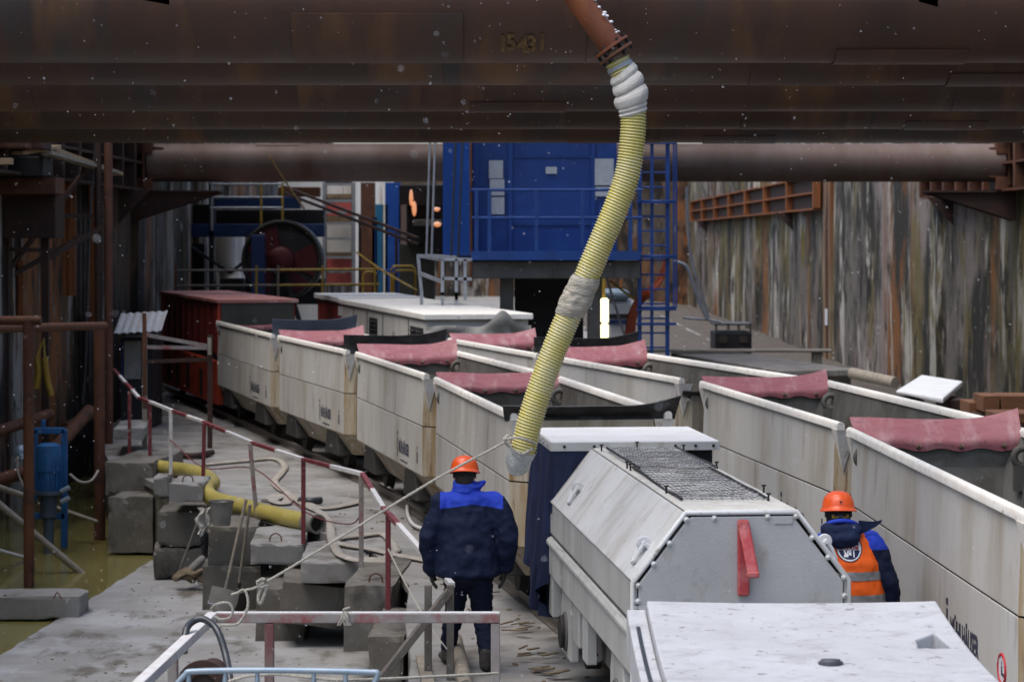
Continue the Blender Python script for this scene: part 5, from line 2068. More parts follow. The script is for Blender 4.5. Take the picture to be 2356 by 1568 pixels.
# booth with white roof, by the red locomotive
bo = thing('booth', 'small grey booth with white sheet roof beside the red locomotive', 'booth', P(315, 905, 45.5))
dq = 45.5
q = MB()
a, b_ = P(278, 776, dq), P(352, 905, dq)
q.span((a.x, dq, 0), (b_.x, dq + 1.2, a.z))
q.build('wall', MT['machine_dark'], bo, world=True)
q = MB()
a, b_ = P(286, 784, dq), P(324, 872, dq)
q.span((a.x, dq - .03, b_.z), (b_.x, dq + .01, a.z))
q.build('door', MT['tarp_grey'], bo, world=True, bevel=.01)
q = MB()
q.span((P(279, 0, dq).x, dq - .02, b_.z), (P(284, 0, dq).x, dq + .01, a.z))
q.build('door_frame', MT['machine_blue'], bo, world=True)
q = MB()
a0, a1 = P(255, 744, dq - .6), P(364, 738, dq - .6)
q.grid(lambda s, r_: a0.lerp(a1, s) + Vector((.06 * r_, 1.2 * (1 - r_) , (.0) - .19 * r_ + .14 * (1 - r_))) + Vector((0, 0, .012 * math.sin(s * 40))), 40, 3, .01)
q.build('roof', MT['rail_white'], bo, world=True)
rf = thing('frame_barrier', 'rusty three-bar frame standing across the track by the red locomotive', 'barrier', P(405, 900, 41))
for (a, b_) in (((335, 770), (480, 796)), ((330, 798), (482, 800)), ((330, 832), (482, 826))):
    q = MB()
    q.bar(P(*a, 41), P(*b_, 41.2), .07, .06)
    q.build('bar', MT['rust_dark' if a[1] > 800 else 'rail_mixed'], rf, world=True)
for (u, v0, v1, m) in ((333, 765, 905, 'wood_grey'), (483, 770, 905, 'rust_dark')):
    q = MB()
    q.bar(P(u, v0, 41.05), Vector((P(u, 0, 41.05).x, 41.05, 0)), .08, .05)
    q.build('post', MT[m], rf, world=True)
q = MB()
q.span((P(479, 0, 41).x, 40.93, P(0, 815, 41).z), (P(487, 0, 41).x, 40.97, P(0, 776, 41).z))
q.build('plate', MT['wood_grey'], rf, world=True)

# ================================================================== RED LOCOMOTIVE
A0 = PZ(505, 690, 2.36)
B0 = PZ(360, 668, 2.36)
dr = Vector((B0.x - A0.x, B0.y - A0.y)).normalized()
rl = thing('red_locomotive', 'dark red mining locomotive at the head of the far train', 'locomotive', (A0.x, A0.y, 0), math.atan2(dr.y, dr.x) - math.pi / 2)
q = MB()
q.span((0, 0, 1.28), (1.5, 8.2, 2.30))
q.build('upper_body', MT['red_loco'], rl, bevel=.02)
q = MB()
q.span((-.04, .06, .30), (1.54, 8.1, 1.16))
q.build('lower_body', MT['red_bright'], rl, bevel=.02)
q = MB()
q.span((.02, .05, 1.16), (1.5, 8.1, 1.28))
q.build('waist', MT['machine_dark'], rl)
q = MB()
q.span((-.06, -.05, 2.30), (1.56, 8.3, 2.37))
q.build('roof', MT['red_roof'], rl, bevel=.01)
q = MB()
q.span((.04, -.03, .5), (1.46, .0, 2.29))
q.build('end_sheet', MT['olive_dark'], rl)
for k in range(9):
    q = MB()
    y = .5 + .86 * k
    q.span((-.022, y, 1.32), (.0, y + .05, 2.28))
    q.build('panel_rib', MT['red_loco'], rl)
for y0, y1 in ((.0, .18), (7.9, 8.2)):
    q = MB()
    q.span((-.03, y0, 1.28), (.01, y1, 2.30))
    q.build('corner_post', MT['red_bright'], rl)
for (y, w_, z0, z1) in ((.95, .30, .40, .95), (1.9, .38, .38, .92), (3.7, .4, .42, .95), (5.2, .4, .42, .95), (6.6, .4, .42, .95)):
    q = MB()
    q.span((-.052, y, z0), (-.035, y + w_, z1))
    q.build('opening', MT['machine_dark'], rl, bevel=.02)  # dark panels on the side, coloured for the shade of openings
for y in (1.2, 2.9, 4.6):
    q = MB()
    q.span((-.055, y, 1.02), (-.035, y + .1, 1.1))
    q.build('latch', MT['machine_dark'], rl)
for y in (1.3, 4.1, 6.9):
    for x in (.30, 1.2):
        q = MB()
        q.disc((x - .06, y, .37), (1, 0, 0), .25, .12, 22)
        q.build('wheel', MT['iron_dark'], rl, smooth=True)

# ================================================================== CREAM SERVICE CAR
A1 = PZ(980, 722, 2.3)
B1 = PZ(728, 677, 2.3)
ds = Vector((B1.x - A1.x, B1.y - A1.y)).normalized()
sv = thing('service_car', 'cream service car with louvred side and grey tarpaulin on its end', 'service car', (A1.x, A1.y, 0), math.atan2(ds.y, ds.x) - math.pi / 2)
LS = (Vector((B1.x, B1.y)) - Vector((A1.x, A1.y))).length
q = MB()
q.span((.0, .0, .55), (1.75, LS * .72, 2.20))
q.build('body', MT['cream_metal'], sv, bevel=.02)
q = MB()
q.span((.02, LS * .72 + .02, .55), (1.7, LS - .05, 2.20))
q.build('cab', MT['red_loco'], sv, bevel=.02)
q = MB()
q.span((-.05, -.08, 2.20), (1.82, LS * .72 + .05, 2.30))
q.build('roof', MT['wagon_rim'], sv, bevel=.015)
q = MB()
q.span((-.05, LS * .72 + .08, 2.22), (1.8, LS + .05, 2.33))
q.build('cab_roof', MT['white_dusty'], sv, bevel=.015)
for (y, w_) in ((.25, .62), (.95, .62), (5.4, 1.0)):
    q = MB()
    q.span((-.012, y, 1.2), (-.002, y + w_, 2.05))
    lv = q.build('louvre_frame', MT['machine_dark'], sv)
    for k in range(10):
        q = MB()
        zz = 1.24 + k * .08
        q.prism([(-.012, y + .04, zz), (-.045, y + .04, zz + .02), (-.045, y + .04, zz + .028), (-.012, y + .04, zz + .03)], (0, w_ - .08, 0))
        q.build('louvre', MT['olive_dark'], lv)
for y in (1.75, 4.7, 6.7, 8.6):
    q = MB()
    q.span((-.014, y, .8), (-.002, y + .02, 2.15))
    q.build('door_gap', MT['seam'], sv)
q = MB()
q.disc((-.002, 3.4, 1.75), (-1, 0, 0), .14, .012, 20)
q.build('round_cover', MT['tarp_grey'], sv)
q = MB()
q.span((-.014, LS * .70, 1.95), (-.002, LS * .70 + .6, 2.14))
q.build('number_plate', MT['sign_white'], sv)
vs, fs = textmesh('2', .2, 0, bold=.006)
q = MB()
q.add([(-.018, LS * .70 + .3 - p_.x, 2.045 + p_.y) for p_ in vs], fs)
q.build('number', MT['decal_navy'], sv)


def tf_(a, b):
    fold = .10 * math.sin(a * 11 + b * 7) + .12 * noise.noise(Vector((a * 6, b * 6, 2))) + .05 * math.sin(a * 31 - b * 9)
    top_ = 2.08 + .30 * math.exp(-((a - .72) / .12) ** 2)
    return (-.02 + 1.8 * a, -.12 - .14 * b - fold * (.3 + b), top_ + (1.35 - top_) * b + .03 * math.sin(a * 7))


q = MB()
q.grid(tf_, 36, 16, .01)
q.build('tarpaulin', MT['tarp_grey'], sv, smooth=True)
q = MB()
q.span((.1, .1, .3), (1.6, LS - .2, .55))
q.build('underframe', MT['iron_dark'], sv)
for y in (1.5, 6, 11):
    for x in (.3, 1.35):
        q = MB()
        q.disc((x, y, .37), (1, 0, 0), .25, .1, 20)
        q.build('wheel', MT['iron_dark'], sv, smooth=True)

# ================================================================== BLUE GANTRY CABIN
dc = 47.0
cb = thing('gantry_cabin', 'bright blue gantry control cabin with railing and notices', 'cabin', P(1240, 930, dc))
zb = P(0, 594, dc).z


def cx(u, d=dc):
    return P(u, 0, d).x


def cz(v, d=dc):
    return P(0, v, d).z


q = MB()
q.span((cx(1022), dc + .9, zb), (cx(1424), dc + 3.4, 6.3))
q.build('shell', MT['cabin_blue'], cb, world=True, bevel=.02)
q = MB()
q.hexa([Vector(p) for p in ((cx(1018), dc + .2, cz(588)), (cx(1082), dc - .1, cz(588)), (cx(1018), dc + .9, cz(588)), (cx(1082), dc + .9, cz(588)),
                            (cx(1018), dc + .2, 6.2), (cx(1082), dc - .1, 6.2), (cx(1018), dc + .9, 6.2), (cx(1082), dc + .9, 6.2))])
q.build('side_column', MT['cabin_blue'], cb, world=True, bevel=.02)
for (u0, u1) in ((1086, 1102), (1168, 1180), (1362, 1374)):
    q = MB()
    q.span((cx(u0), dc + .84, zb + .1), (cx(u1), dc + .9, 6.2))
    q.build('panel_rib', MT['cabin_blue'], cb, world=True, bevel=.01)
q = MB()
q.span((cx(1180), dc + .86, cz(360)), (cx(1362), dc + .9, cz(356)))
q.build('panel_rail', MT['blue_steel'], cb, world=True)
q = MB()
q.span((cx(1180), dc + .86, cz(518)), (cx(1362), dc + .9, cz(510)))
q.build('panel_rail', MT['blue_steel'], cb, world=True)
for (u0, u1, v0, v1) in ((1124, 1157, 366, 408), (1126, 1160, 410, 448), (1130, 1160, 452, 492), (1257, 1283, 381, 397), (1372, 1416, 362, 424), (1373, 1412, 428, 450)):
    q = MB()
    q.span((cx(u0), dc + .80, cz(v1)), (cx(u1), dc + .835, cz(v0)))
    q.build('notice', MT['notice'], cb, world=True)
# platform and its railing
q = MB()
q.span((cx(1085), dc - .55, zb - .02), (cx(1470), dc + .9, zb + .03))
q.span((cx(1085), dc - .60, zb - .03), (cx(1470), dc - .55, cz(577)))
q.build('platform', MT['blue_steel'], cb, world=True)
for u in (1096, 1126, 1234, 1340, 1450):
    q = MB()
    q.bar(P(u, 577, dc - .57), P(u, 436, dc - .57), .07, .05)
    q.build('railing_post', MT['blue_steel'], cb, world=True)
for v in (437, 501):
    q = MB()
    q.tube([P(1086, v, dc - .57), P(1478, v, dc - .57)], .03, 8)
    q.build('handrail', MT['blue_steel'], cb, world=True, smooth=True)
q = MB()
q.tube([P(1086, 437, dc - .57), P(1086, 441, dc + .8)], .03, 8)
q.build('handrail', MT['blue_steel'], cb, world=True, smooth=True)
q = MB()
q.span((cx(1082), dc - .3, cz(640)), (cx(1472), dc + 2.8, cz(600)))
q.build('box_girder', MT['beam_grey'], cb, world=True, bevel=.02)
for u in (1130, 1200, 1275, 1350, 1410, 1445):
    q = MB()
    q.span((cx(u), dc - .34, cz(639)), (cx(u + 3), dc - .3, cz(601)))
    q.build('girder_stiffener', MT['beam_grey'], cb, world=True)
for (u0, u1) in ((1353, 1388), (1150, 1182)):
    q = MB()
    q.span((cx(u0), dc + .2, 0), (cx(u1), dc + .6, cz(641)))
    q.build('leg', MT['beam_grey'], cb, world=True, bevel=.02)
q = MB()
q.span((cx(1184), dc + 2.2, 0), (cx(1350), dc + 2.3, cz(641)))
q.build('dark_void_sheet', MT['machine_dark'], cb, world=True)  # dark sheet put in for the shaded void between the legs
# ladder with cage
ld = thing('ladder', 'blue caged steel ladder beside the blue cabin', 'ladder', Vector((cx(1505), dc + .1, 0)))
for u in (1472, 1500, 1536):
    q = MB()
    q.bar(P(u, 322, dc + .1), Vector((cx(u), dc + .1, 0)), .08 if u != 1500 else .06, .06)
    q.build('stile', MT['blue_steel'], ld, world=True)
v = 330
while v < 800:
    q = MB()
    q.tube([P(1472, v, dc + .1), P(1536, v, dc + .1)], .02, 6)
    q.build('rung', MT['blue_steel'], ld, world=True, smooth=True)
    v += 33.5
for v in (325, 462, 588, 708, 742):
    q = MB()
    q.span((cx(1464), dc - .05, cz(v + 6)), (cx(1556), dc + .05, cz(v)))
    q.build('tie_bar', MT['blue_steel'], ld, world=True)
for u in (1550, 1556):
    q = MB()
    q.tube([P(u, 330, dc - .5), P(u, 708, dc - .5)], .018, 6)
    q.build('cage_bar', MT['blue_steel'], ld, world=True, smooth=True)
for v in (330, 462, 588, 706):
    q = MB()
    q.tube(spline([P(1470, v, dc), P(1490, v, dc - .6), P(1530, v, dc - .75), P(1556, v, dc - .5), P(1540, v, dc)], 4), .018, 6)
    q.build('cage_hoop', MT['blue_steel'], ld, world=True, smooth=True)
# hanging cables by the cabin
for k, (u, v0, v1) in enumerate(((1038, 325, 600), (1054, 325, 605), (981, 325, 590), (993, 325, 590))):
    q = MB()
    q.tube([P(u + (8 if k > 1 else 10), v0, dc - .6), P(u, v1, dc - .6)], .022, 8)
    put(q.build('hanging_cable', MT['cable_black' if k < 2 else 'galv'], smooth=True), ['first dark cable across the lit side of the blue cabin', 'second dark cable across the lit side of the blue cabin', 'first grey hoist cable left of the blue cabin', 'second grey hoist cable left of the blue cabin'][k], 'cable', 'hoist cables beside the blue cabin')
q = MB()
q.bar(P(1083, 325, dc - .3), P(1084, 660, dc - .3), .05, .05)
put(q.build('steel_bar', MT['rust']), 'thin rusty vertical bar on the corner of the blue cabin', 'bar')
# grey mesh-sided frame below
fb = thing('steel_stand', 'grey open steel frame under the lit corner of the blue cabin', 'frame', P(1010, 760, 46))
for (a, b_) in (((962, 588, 46), (1052, 594, 45.6)), ((962, 588, 46), (970, 672, 46)), ((1018, 596, 45.5), (1018, 680, 45.5)), ((964, 628, 46), (1018, 648, 45.5)), ((1050, 596, 45.5), (1050, 690, 45.5)), ((1018, 640, 45.5), (1086, 642, 45.5)), ((1070, 596, 45.5), (1070, 690, 45.5)), ((962, 588, 46.2), (1010, 596, 45.5)), ((1018, 596, 45.5), (1086, 597, 45.5))):
    q = MB()
    q.bar(P(*a), P(*b_), .06, .06)
    q.build('bar', MT['galv'], fb, world=True)
for u, d in ((970, 46), (1018, 45.5), (1050, 45.5)):
    q = MB()
    x = P(u, 0, d).x
    q.span((x - .03, d - .03, 0), (x + .03, d + .03, P(0, 672, d).z))
    q.build('leg', MT['galv'], fb, world=True)
q = MB()
q.add([P(966, 586, 46.4), P(1050, 590, 45.6), P(1050, 588, 46.9), P(985, 584, 47)], [(0, 1, 2, 3)])
q.build('top_sheet', MT['galv'], fb, world=True)
# lit tube lamp on the gantry leg
lp = thing('tube_lamp', 'lit yellow fluorescent tube lamp under the blue cabin', 'lamp', P(1392, 784, 45.8))
for (v0, v1) in ((686, 742), (745, 782)):
    q = MB()
    q.tube([P(1391, v0, 45.8), P(1391, v0 + 3, 45.8), P(1391, v1 - 3, 45.8), P(1391, v1, 45.8)], [.05, .075, .075, .05], 14)
    q.build('tube', MT['tube_light'], lp, world=True, smooth=True)
q = MB()
q.bar(P(1389, 640, 45.95), P(1389, 790, 45.95), .06, .06)
q.build('bracket', MT['yellow_paint'], lp, world=True)
# white and blue site machine behind the gantry leg
mc = thing('site_machine', 'white and blue machine behind the lit tube lamp', 'machine', P(1428, 900, 56))
q = MB()
a, b_ = P(1396, 690, 56), P(1462, 772, 56)
q.span((a.x, 56, b_.z - .6), (b_.x, 58.4, a.z))
q.build('body', MT['white_dusty'], mc, world=True, bevel=.12, seg=4)
q = MB()
a, b_ = P(1390, 668, 55.9), P(1450, 690, 55.9)
q.span((a.x, 55.9, b_.z), (b_.x, 58.2, a.z))
q.build('hood', MT['tube_blue'], mc, world=True, bevel=.1, seg=3)
q = MB()
a, b_ = P(1402, 736, 55.9), P(1460, 745, 55.9)
q.span((a.x, 55.95, b_.z), (b_.x, 56.05, a.z))
q.build('stripe', MT['machine_blue'], mc, world=True)
q = MB()
a, b_ = P(1402, 722, 55.9), P(1446, 732, 55.9)
q.span((a.x, 55.96, b_.z), (b_.x, 56.05, a.z))
q.build('vent', MT['machine_dark'], mc, world=True)
q = MB()
a = P(1396, 772, 56)
q.span((a.x, 56.2, 0), (a.x + .7, 58.2, a.z - .5))
q.build('chassis', MT['machine_dark'], mc, world=True)
for (lab, a, b_, m) in (('grey stay rod crossing the white machine', P(1396, 640, 50), P(1438, 776, 50), 'galv'), ('yellow stay rod above the white machine', P(1402, 645, 50), P(1462, 690, 50), 'yellow_paint')):
    q = MB()
    q.bar(a, b_, .06, .05)
    put(q.build('stay_rod', MT[m]), lab, 'rod')
oc = thing('orange_cables', 'bundle of orange cables sagging behind the blue ladder', 'cables', P(1450, 800, 49))
for k in range(7):
    q = MB()
    o_ = k * 3.2 - 9
    q.tube(spline([P(1536 + o_ * .3, 580, 49), P(1520 + o_ * .4, 640, 49), P(1490 + o_, 672, 49 - .04 * k), P(1466 + o_ * .8, 700, 49), P(1452 + o_ * .8, 740, 49), P(1450 + o_, 800, 49), P(1462 + o_, 850, 49)], 6), .034, 8)
    q.build('cable', MT['cable_orange'], oc, world=True, smooth=True)
# pale hose hanging along the stained wall
ph_ = thing('pale_hose', 'pale hoses slung down in front of the stained wall', 'hose', P(1630, 735, 58))
q = MB()
q.tube(spline([P(1580, 430, 60), P(1582, 520, 60), P(1590, 590, 60), P(1605, 650, 60), P(1622, 700, 60), P(1630, 735, 60)], 6), .035, 8)
q.build('strand', MT['galv'], ph_, world=True, smooth=True)
q = MB()
q.tube(spline([P(1548, 600, 58), P(1578, 612, 58), P(1592, 645, 58), P(1612, 700, 58), P(1628, 735, 58)], 6), .045, 8)
q.build('strand', MT['galv'], ph_, world=True, smooth=True)
q = MB()
q.tube(spline([P(1570, 730, 58), P(1600, 733, 58), P(1628, 735, 58), P(1660, 742, 58)], 6), .03, 8)
q.build('strand', MT['galv'], ph_, world=True, smooth=True)
ax_ = thing('grey_machine', 'dark grey boxy machine standing against the stained wall', 'machine', P(1692, 812, 62))
dm = 62
q = MB()
a, b_ = P(1645, 764, dm), P(1730, 800, dm)
q.span((a.x, dm, 0), (b_.x, dm + 1.5, a.z))
q.build('body', MT['machine_dark'], ax_, world=True, bevel=.03)
q = MB()
a, b_ = P(1645, 744, dm), P(1730, 764, dm)
q.span((a.x, dm, a.z - .05), (b_.x, dm + 1.5, a.z))
q.build('top', MT['loco_dark'], ax_, world=True)
for u in (1648, 1676, 1700, 1727):
    q = MB()
    c = P(u, 764, dm)
    q.span((c.x - .03, dm, c.z), (c.x + .03, dm + .06, P(0, 745, dm).z))
    q.build('post', MT['loco_dark'], ax_, world=True)
for u in (1655, 1702):
    q = MB()
    c = P(u, 778, dm)
    q.span((c.x, dm - .03, c.z - .12), (c.x + .2, dm + .01, c.z + .06))
    q.build('vent', MT['seam'], ax_, world=True)

# ================================================================== STUFF ON THE BANK BY THE STAINED WALL
for (lab, c, sx, sy, sz, rz, m) in (('row of pale boards on the bank under the stained wall', P(1690, 806, 50), 4.0, .4, .06, .0, 'wood_grey'),
                                    ('wide pale concrete pad along the bank', P(1745, 836, 47), 1.5, 7, .12, .22, 'pad')):
    q = MB()
    q.box((c.x, c.y, c.z), (sx, sy, sz), rz=rz)
    if m == 'wood_grey':
        q.span((c.x - 1.9, c.y - .1, .0), (c.x - 1.7, c.y + .1, c.z - .03))
        q.span((c.x + 1.6, c.y - .1, .0), (c.x + 1.8, c.y + .1, c.z - .03))
    else:
        q.box((c.x, c.y, c.z / 2 - .03), (sx * .9, sy * .94, c.z - .06), rz=rz)
    put(q.build('board_row' if m == 'wood_grey' else 'concrete_pad', MT[m], bevel=.02), lab, 'boards' if m == 'wood_grey' else 'slab')
ps = thing('precast_slab', 'pale slab tilted on timbers beside the stained wall', 'slab', P(2150, 925, 36))
q = MB()
q.hexa([P(2062, 905, 36), P(2170, 928, 34.5), P(2120, 868, 39), P(2215, 890, 37.5),
        P(2062, 897, 36), P(2170, 915, 34.5), P(2120, 861, 39), P(2215, 876, 37.5)])
q.build('slab', MT['white_dusty'], ps, world=True, bevel=.03)
q = MB()
for u, v, d in ((2090, 915, 36), (2190, 915, 36.2)):
    a = P(u, v, d)
    q.span((a.x - .15, d - .5, .0), (a.x + .15, d + .5, a.z))
q.build('support', MT['rust_dark'], ps, world=True)
wc = thing('timber_crate', 'brown timber crates stacked at the picture edge behind the pink flap', 'crate', P(2290, 980, 32))
for (u0, u1, v0, v1, d) in ((2262, 2300, 910, 948, 33), (2304, 2380, 910, 945, 33), (2230, 2262, 925, 955, 33.5), (2290, 2380, 950, 972, 32)):
    a, b_ = P(u0, v0, d), P(u1, v1, d)
    q = MB()
    q.span((a.x, d, b_.z), (b_.x, d + .7, a.z))
    q.build('board', MT['wood_brown'], wc, world=True, bevel=.01)
q = MB()
a = P(2300, 950, 33.2)
q.span((P(2240, 0, 33.2).x, 33.0, .0), (P(2380, 0, 33.2).x, 33.9, a.z))
q.build('base', MT['rust_dark'], wc, world=True)
q = MB()
q.tube([P(1960, 858, 42), P(2060, 880, 41)], .10, 12)
put(q.build('log', MT['wood_grey'], smooth=True), 'pale log lying on the bank below the stained wall', 'log')
q = MB()
q.box(P(1918, 729, 82) + Vector((-.25, 0, 0)), (.02, .55, .55))
put(q.build('wall_tag', MT['sign_white']), 'small white tag fixed to the rusty soldier pile', 'tag')

# ================================================================== BACKUP GEAR FAR BEHIND
d6 = 60.0
dm_ = thing('cable_drum', 'large dark red cable drum behind the red locomotive', 'cable drum', P(648, 720, d6))
cc = P(648, 598, d6)
q = MB()
q.disc(cc, (0, 1, 0), .985, .9, 48)
q.build('drum_core', MT['machine_dark'], dm_, world=True, smooth=True)
q = MB()
q.torus(cc + Vector((0, -.05, 0)), (0, 1, 0), .95, .05, 48, 8)
q.build('flange_rim', MT['iron_dark'], dm_, world=True, smooth=True)
for a0, a1 in ((-28, 28), (98, 165), (200, 250), (285, 320)):
    q = MB()
    pl_ = [cc + Vector((0, -.03, 0)) + Vector((.25 * math.cos(R(a0)), 0, .25 * math.sin(R(a0))))]
    for k in range(9):
        a = R(a0 + (a1 - a0) * k / 8)
        pl_.append(cc + Vector((.88 * math.cos(a), -.03, .88 * math.sin(a))))
    pl_.append(cc + Vector((.25 * math.cos(R(a1)), -.03, .25 * math.sin(R(a1)))))
    q.prism(pl_, (0, .03, 0))
    q.build('flange_sector', MT['drum_red'], dm_, world=True)
q = MB()
q.tube([cc + Vector((0, 0, 0)), cc + Vector((0, -.3, 0)), cc + Vector((0, -.36, 0))], [.34, .32, .22], 26)
q.build('hub', MT['drum_red'], dm_, world=True, smooth=True)
for sx in (-1, 1):
    q = MB()
    q.bar(cc + Vector((0, -.1, 0)), Vector((cc.x + sx * .9, cc.y - .1, .0)), .14, .12)
    q.build('stand_leg', MT['machine_dark'], dm_, world=True)

gt = thing('backup_gantry', 'dark steel backup gantry with blue beams behind the red locomotive', 'gantry', P(560, 760, 63))
dg = 63.0
for (u0, u1, v0, v1, m, dd) in ((400, 745, 515, 545, 'machine_blue', 0), (590, 700, 526, 538, 'blue_steel', -.2), (490, 690, 452, 480, 'machine_blue', .2), (400, 420, 470, 700, 'machine_dark', 0), (480, 492, 420, 700, 'machine_dark', 0), (578, 606, 540, 700, 'machine_blue', -4.0), (612, 640, 560, 700, 'machine_blue', .4), (400, 470, 560, 700, 'machine_dark', .6), (505, 560, 640, 700, 'machine_dark', .4), (400, 490, 470, 515, 'machine_dark', .8), (560, 745, 640, 700, 'machine_dark', 1.2), (495, 745, 482, 515, 'machine_dark', 1.0), (640, 735, 430, 452, 'wood_brown', 1.0)):
    a, b_ = P(u0, v0, dg + dd), P(u1, v1, dg + dd)
    q = MB()
    q.span((a.x, dg + dd, b_.z), (b_.x, dg + dd + .5, a.z))
    q.build('member', MT[m], gt, world=True, bevel=.02)
for u in (402, 484, 620, 738):
    q = MB()
    x = P(u, 0, dg).x
    q.span((x, dg + .1, 0), (x + .12, dg + .3, P(0, 700, dg).z))
    q.build('leg', MT['machine_dark'], gt, world=True)
for (a, b_) in (((430, 562), (530, 628)), ((530, 628), (610, 562))):
    q = MB()
    q.bar(P(*a, dg - .1), P(*b_, dg - .1), .10, .08)
    q.build('diagonal', MT['machine_dark'], gt, world=True)
q = MB()
q.tube(spline([P(522, 545, dg + 2.2), P(522, 600, dg + 2.2), P(532, 640, dg + 2.2), P(538, 662, dg + 2)], 6), .28, 18)
q.build('duct', MT['bright_wall'], gt, world=True, smooth=True)
q = MB()
q.span((P(500, 0, 72).x, 72, 0), (P(560, 0, 72).x, 72.3, P(0, 545, 72).z))
put(q.build('lit_panel', MT['bright_wall']), 'pale sheet glimpsed through the dark gantry', 'sheet')  # bright colour stands in for light beyond the gantry
yr = thing('yellow_railing', 'yellow and grey pipe railing in front of the cable drum', 'railing', P(640, 720, 57))
for (v, m0) in ((620, 'galv'), (655, 'galv')):
    q = MB()
    q.tube([P(402, v + 2, 57), P(640, v + 1, 57)], .028, 8)
    q.build('rail', MT['rail_grey'], yr, world=True, smooth=True)
    q = MB()
    q.tube([P(640, v + 1, 57), P(872, v - 1, 57)], .03, 8)
    q.build('rail', MT['yellow_paint'], yr, world=True, smooth=True)
for (u, m) in ((405, 'rust'), (590, 'yellow_paint'), (640, 'rail_grey'), (742, 'yellow_paint'), (862, 'yellow_paint')):
    q = MB()
    a = P(u, 610, 57)
    q.bar(a, Vector((a.x, 57, 0)), .05, .05)
    q.build('post', MT[m], yr, world=True)
hr = thing('gantry_railing', 'grey pipe railing high on the dark gantry', 'railing', P(560, 540, 62))
for v in (424, 454, 478):
    q = MB()
    q.tube([P(484, v, 62.3), P(652, v, 62.3)], .032, 8)
    q.build('rail', MT['galv'], hr, world=True, smooth=True)
for (u, m) in ((488, 'galv'), (601, 'yellow_paint'), (650, 'yellow_paint')):
    q = MB()
    q.bar(P(u, 420, 62.3), P(u, 530, 62.3), .06, .05)
    q.build('post', MT[m], hr, world=True)

# scaffold stair tower and the bright end of the pit
stt = thing('scaffold_tower', 'aluminium scaffold tower with timber and red panels in bright light', 'scaffold', P(780, 760, 66))
for u in (746, 814):
    q = MB()
    q.bar(P(u, 420, 66), Vector((P(u, 0, 66).x, 66, 0)), .09, .09)
    q.build('upright', MT['galv'], stt, world=True)
for v in (424, 462, 488, 514, 549, 592, 622, 654):
    q = MB()
    q.bar(P(744, v, 66), P(816, v, 66), .06, .07)
    q.build('rung', MT['galv'], stt, world=True)
for (v0, v1, m, dd) in ((446, 456, 'wood', .2), (497, 512, 'wood', .2), (466, 496, 'panel_red', .6), (580, 592, 'wood', .2), (516, 546, 'cream_metal', 1.0), (552, 580, 'cream_metal', 1.0), (628, 652, 'panel_red', .5), (595, 625, 'panel_red', 1.2), (425, 446, 'bright_wall', 1.0)):
    a, b_ = P(752, v0, 66 + dd), P(808, v1, 66 + dd)
    q = MB()
    q.span((a.x, 66 + dd, b_.z), (b_.x, 66.06 + dd, a.z))
    q.build('panel', MT[m], stt, world=True)
q = MB()
a, b_ = P(810, 395, 78), P(905, 0, 78)
q.span((a.x, 78, 0), (b_.x, 78.5, a.z))
put(q.build('pale_partition', MT['bright_wall']), 'partition beyond the scaffold tower, coloured pale to stand for light on it', 'partition')
q = MB()
a, b_ = P(640, 425, 79), P(745, 0, 79)
q.span((a.x, 79, 0), (b_.x, 79.5, P(0, 400, 79).z))
put(q.build('pale_partition', MT['cream_metal']), 'dull cream partition behind the cable drum', 'partition')
for (lab, u, w_, m, vt) in (('wide bright blue column beside the scaffold tower', 904, .22, 'cabin_blue', 420), ('teal column beside the blue column', 873, .11, 'teal', 470), ('white column between the teal and blue columns', 886, .07, 'bright_wall', 470), ('narrow blue column next to the rusty pile', 862, .07, 'blue_steel', 500), ('rusty pile beside the bright partition', 846, .20, 'rust', 420), ('grey-pink column by the hoist cables', 928, .12, 'strut_far', 440), ('slim rusty column by the hoist cables', 940, .06, 'rust', 455)):
    q = MB()
    x = P(u, 0, 68).x
    q.span((x - w_, 68, 0), (x + w_, 68.3, P(0, vt, 68).z))
    put(q.build('column', MT[m]), lab, 'column', 'columns at the bright end of the pit')
hd = thing('stair_handrail', 'dark rusty handrail sloping down beside the scaffold tower', 'handrail', P(850, 600, 60))
for o_ in (0, 14):
    q = MB()
    q.bar(P(655, 430 + o_, 62), P(962, 548 + o_, 58), .08, .06)
    q.build('rail', MT['rust_dark'], hd, world=True)
for u, v in ((828, 500), (912, 535)):
    q = MB()
    a = P(u, v, 60)
    q.bar(a, Vector((a.x, 60, 0)), .07, .07)
    q.build('post', MT['rust_dark'], hd, world=True)
bk_ = thing('dark_plant', 'dark machinery crowded between the columns and the blue cabin', 'machinery', P(960, 760, 64))
for (u0, u1, v0, v1, m, dd) in ((918, 1020, 425, 470, 'machine_dark', 0), (935, 1020, 470, 560, 'machine_dark', .5), (918, 1000, 560, 700, 'olive_dark', .8), (950, 1015, 505, 520, 'loco_dark', -.3), (985, 1020, 520, 590, 'machine_dark', .2)):
    a, b_ = P(u0, v0, 64 + dd), P(u1, v1, 64 + dd)
    q = MB()
    q.span((a.x, 64 + dd, b_.z if v1 < 600 else 0), (b_.x, 64.5 + dd, a.z))
    q.build('casing', MT[m], bk_, world=True, bevel=.03)
emit('lamp_orange', (1.0, .28, .03), .35)
lo_ = [(946, 455, .05, .22, 'tall orange work lamp glow among the dark machinery'), (953, 480, .06, .2, 'lower orange work lamp among the dark machinery'), (1004, 481, .10, .05, 'upper orange lamp beside the blue cabin'), (1006, 516, .10, .07, 'lower orange lamp beside the blue cabin')]
for (u, v, w_, h_, lab) in lo_:
    c = P(u, v, 63.4)
    q = MB()
    q.ball(c, w_, .05, h_, 12, 8)
    q.span((c.x - .03, 63.4, c.z - .05), (c.x + .03, 64.2, c.z + .02))
    put(q.build('work_lamp', MT['lamp_orange'], smooth=True), lab, 'lamp', 'orange work lamps by the blue cabin')
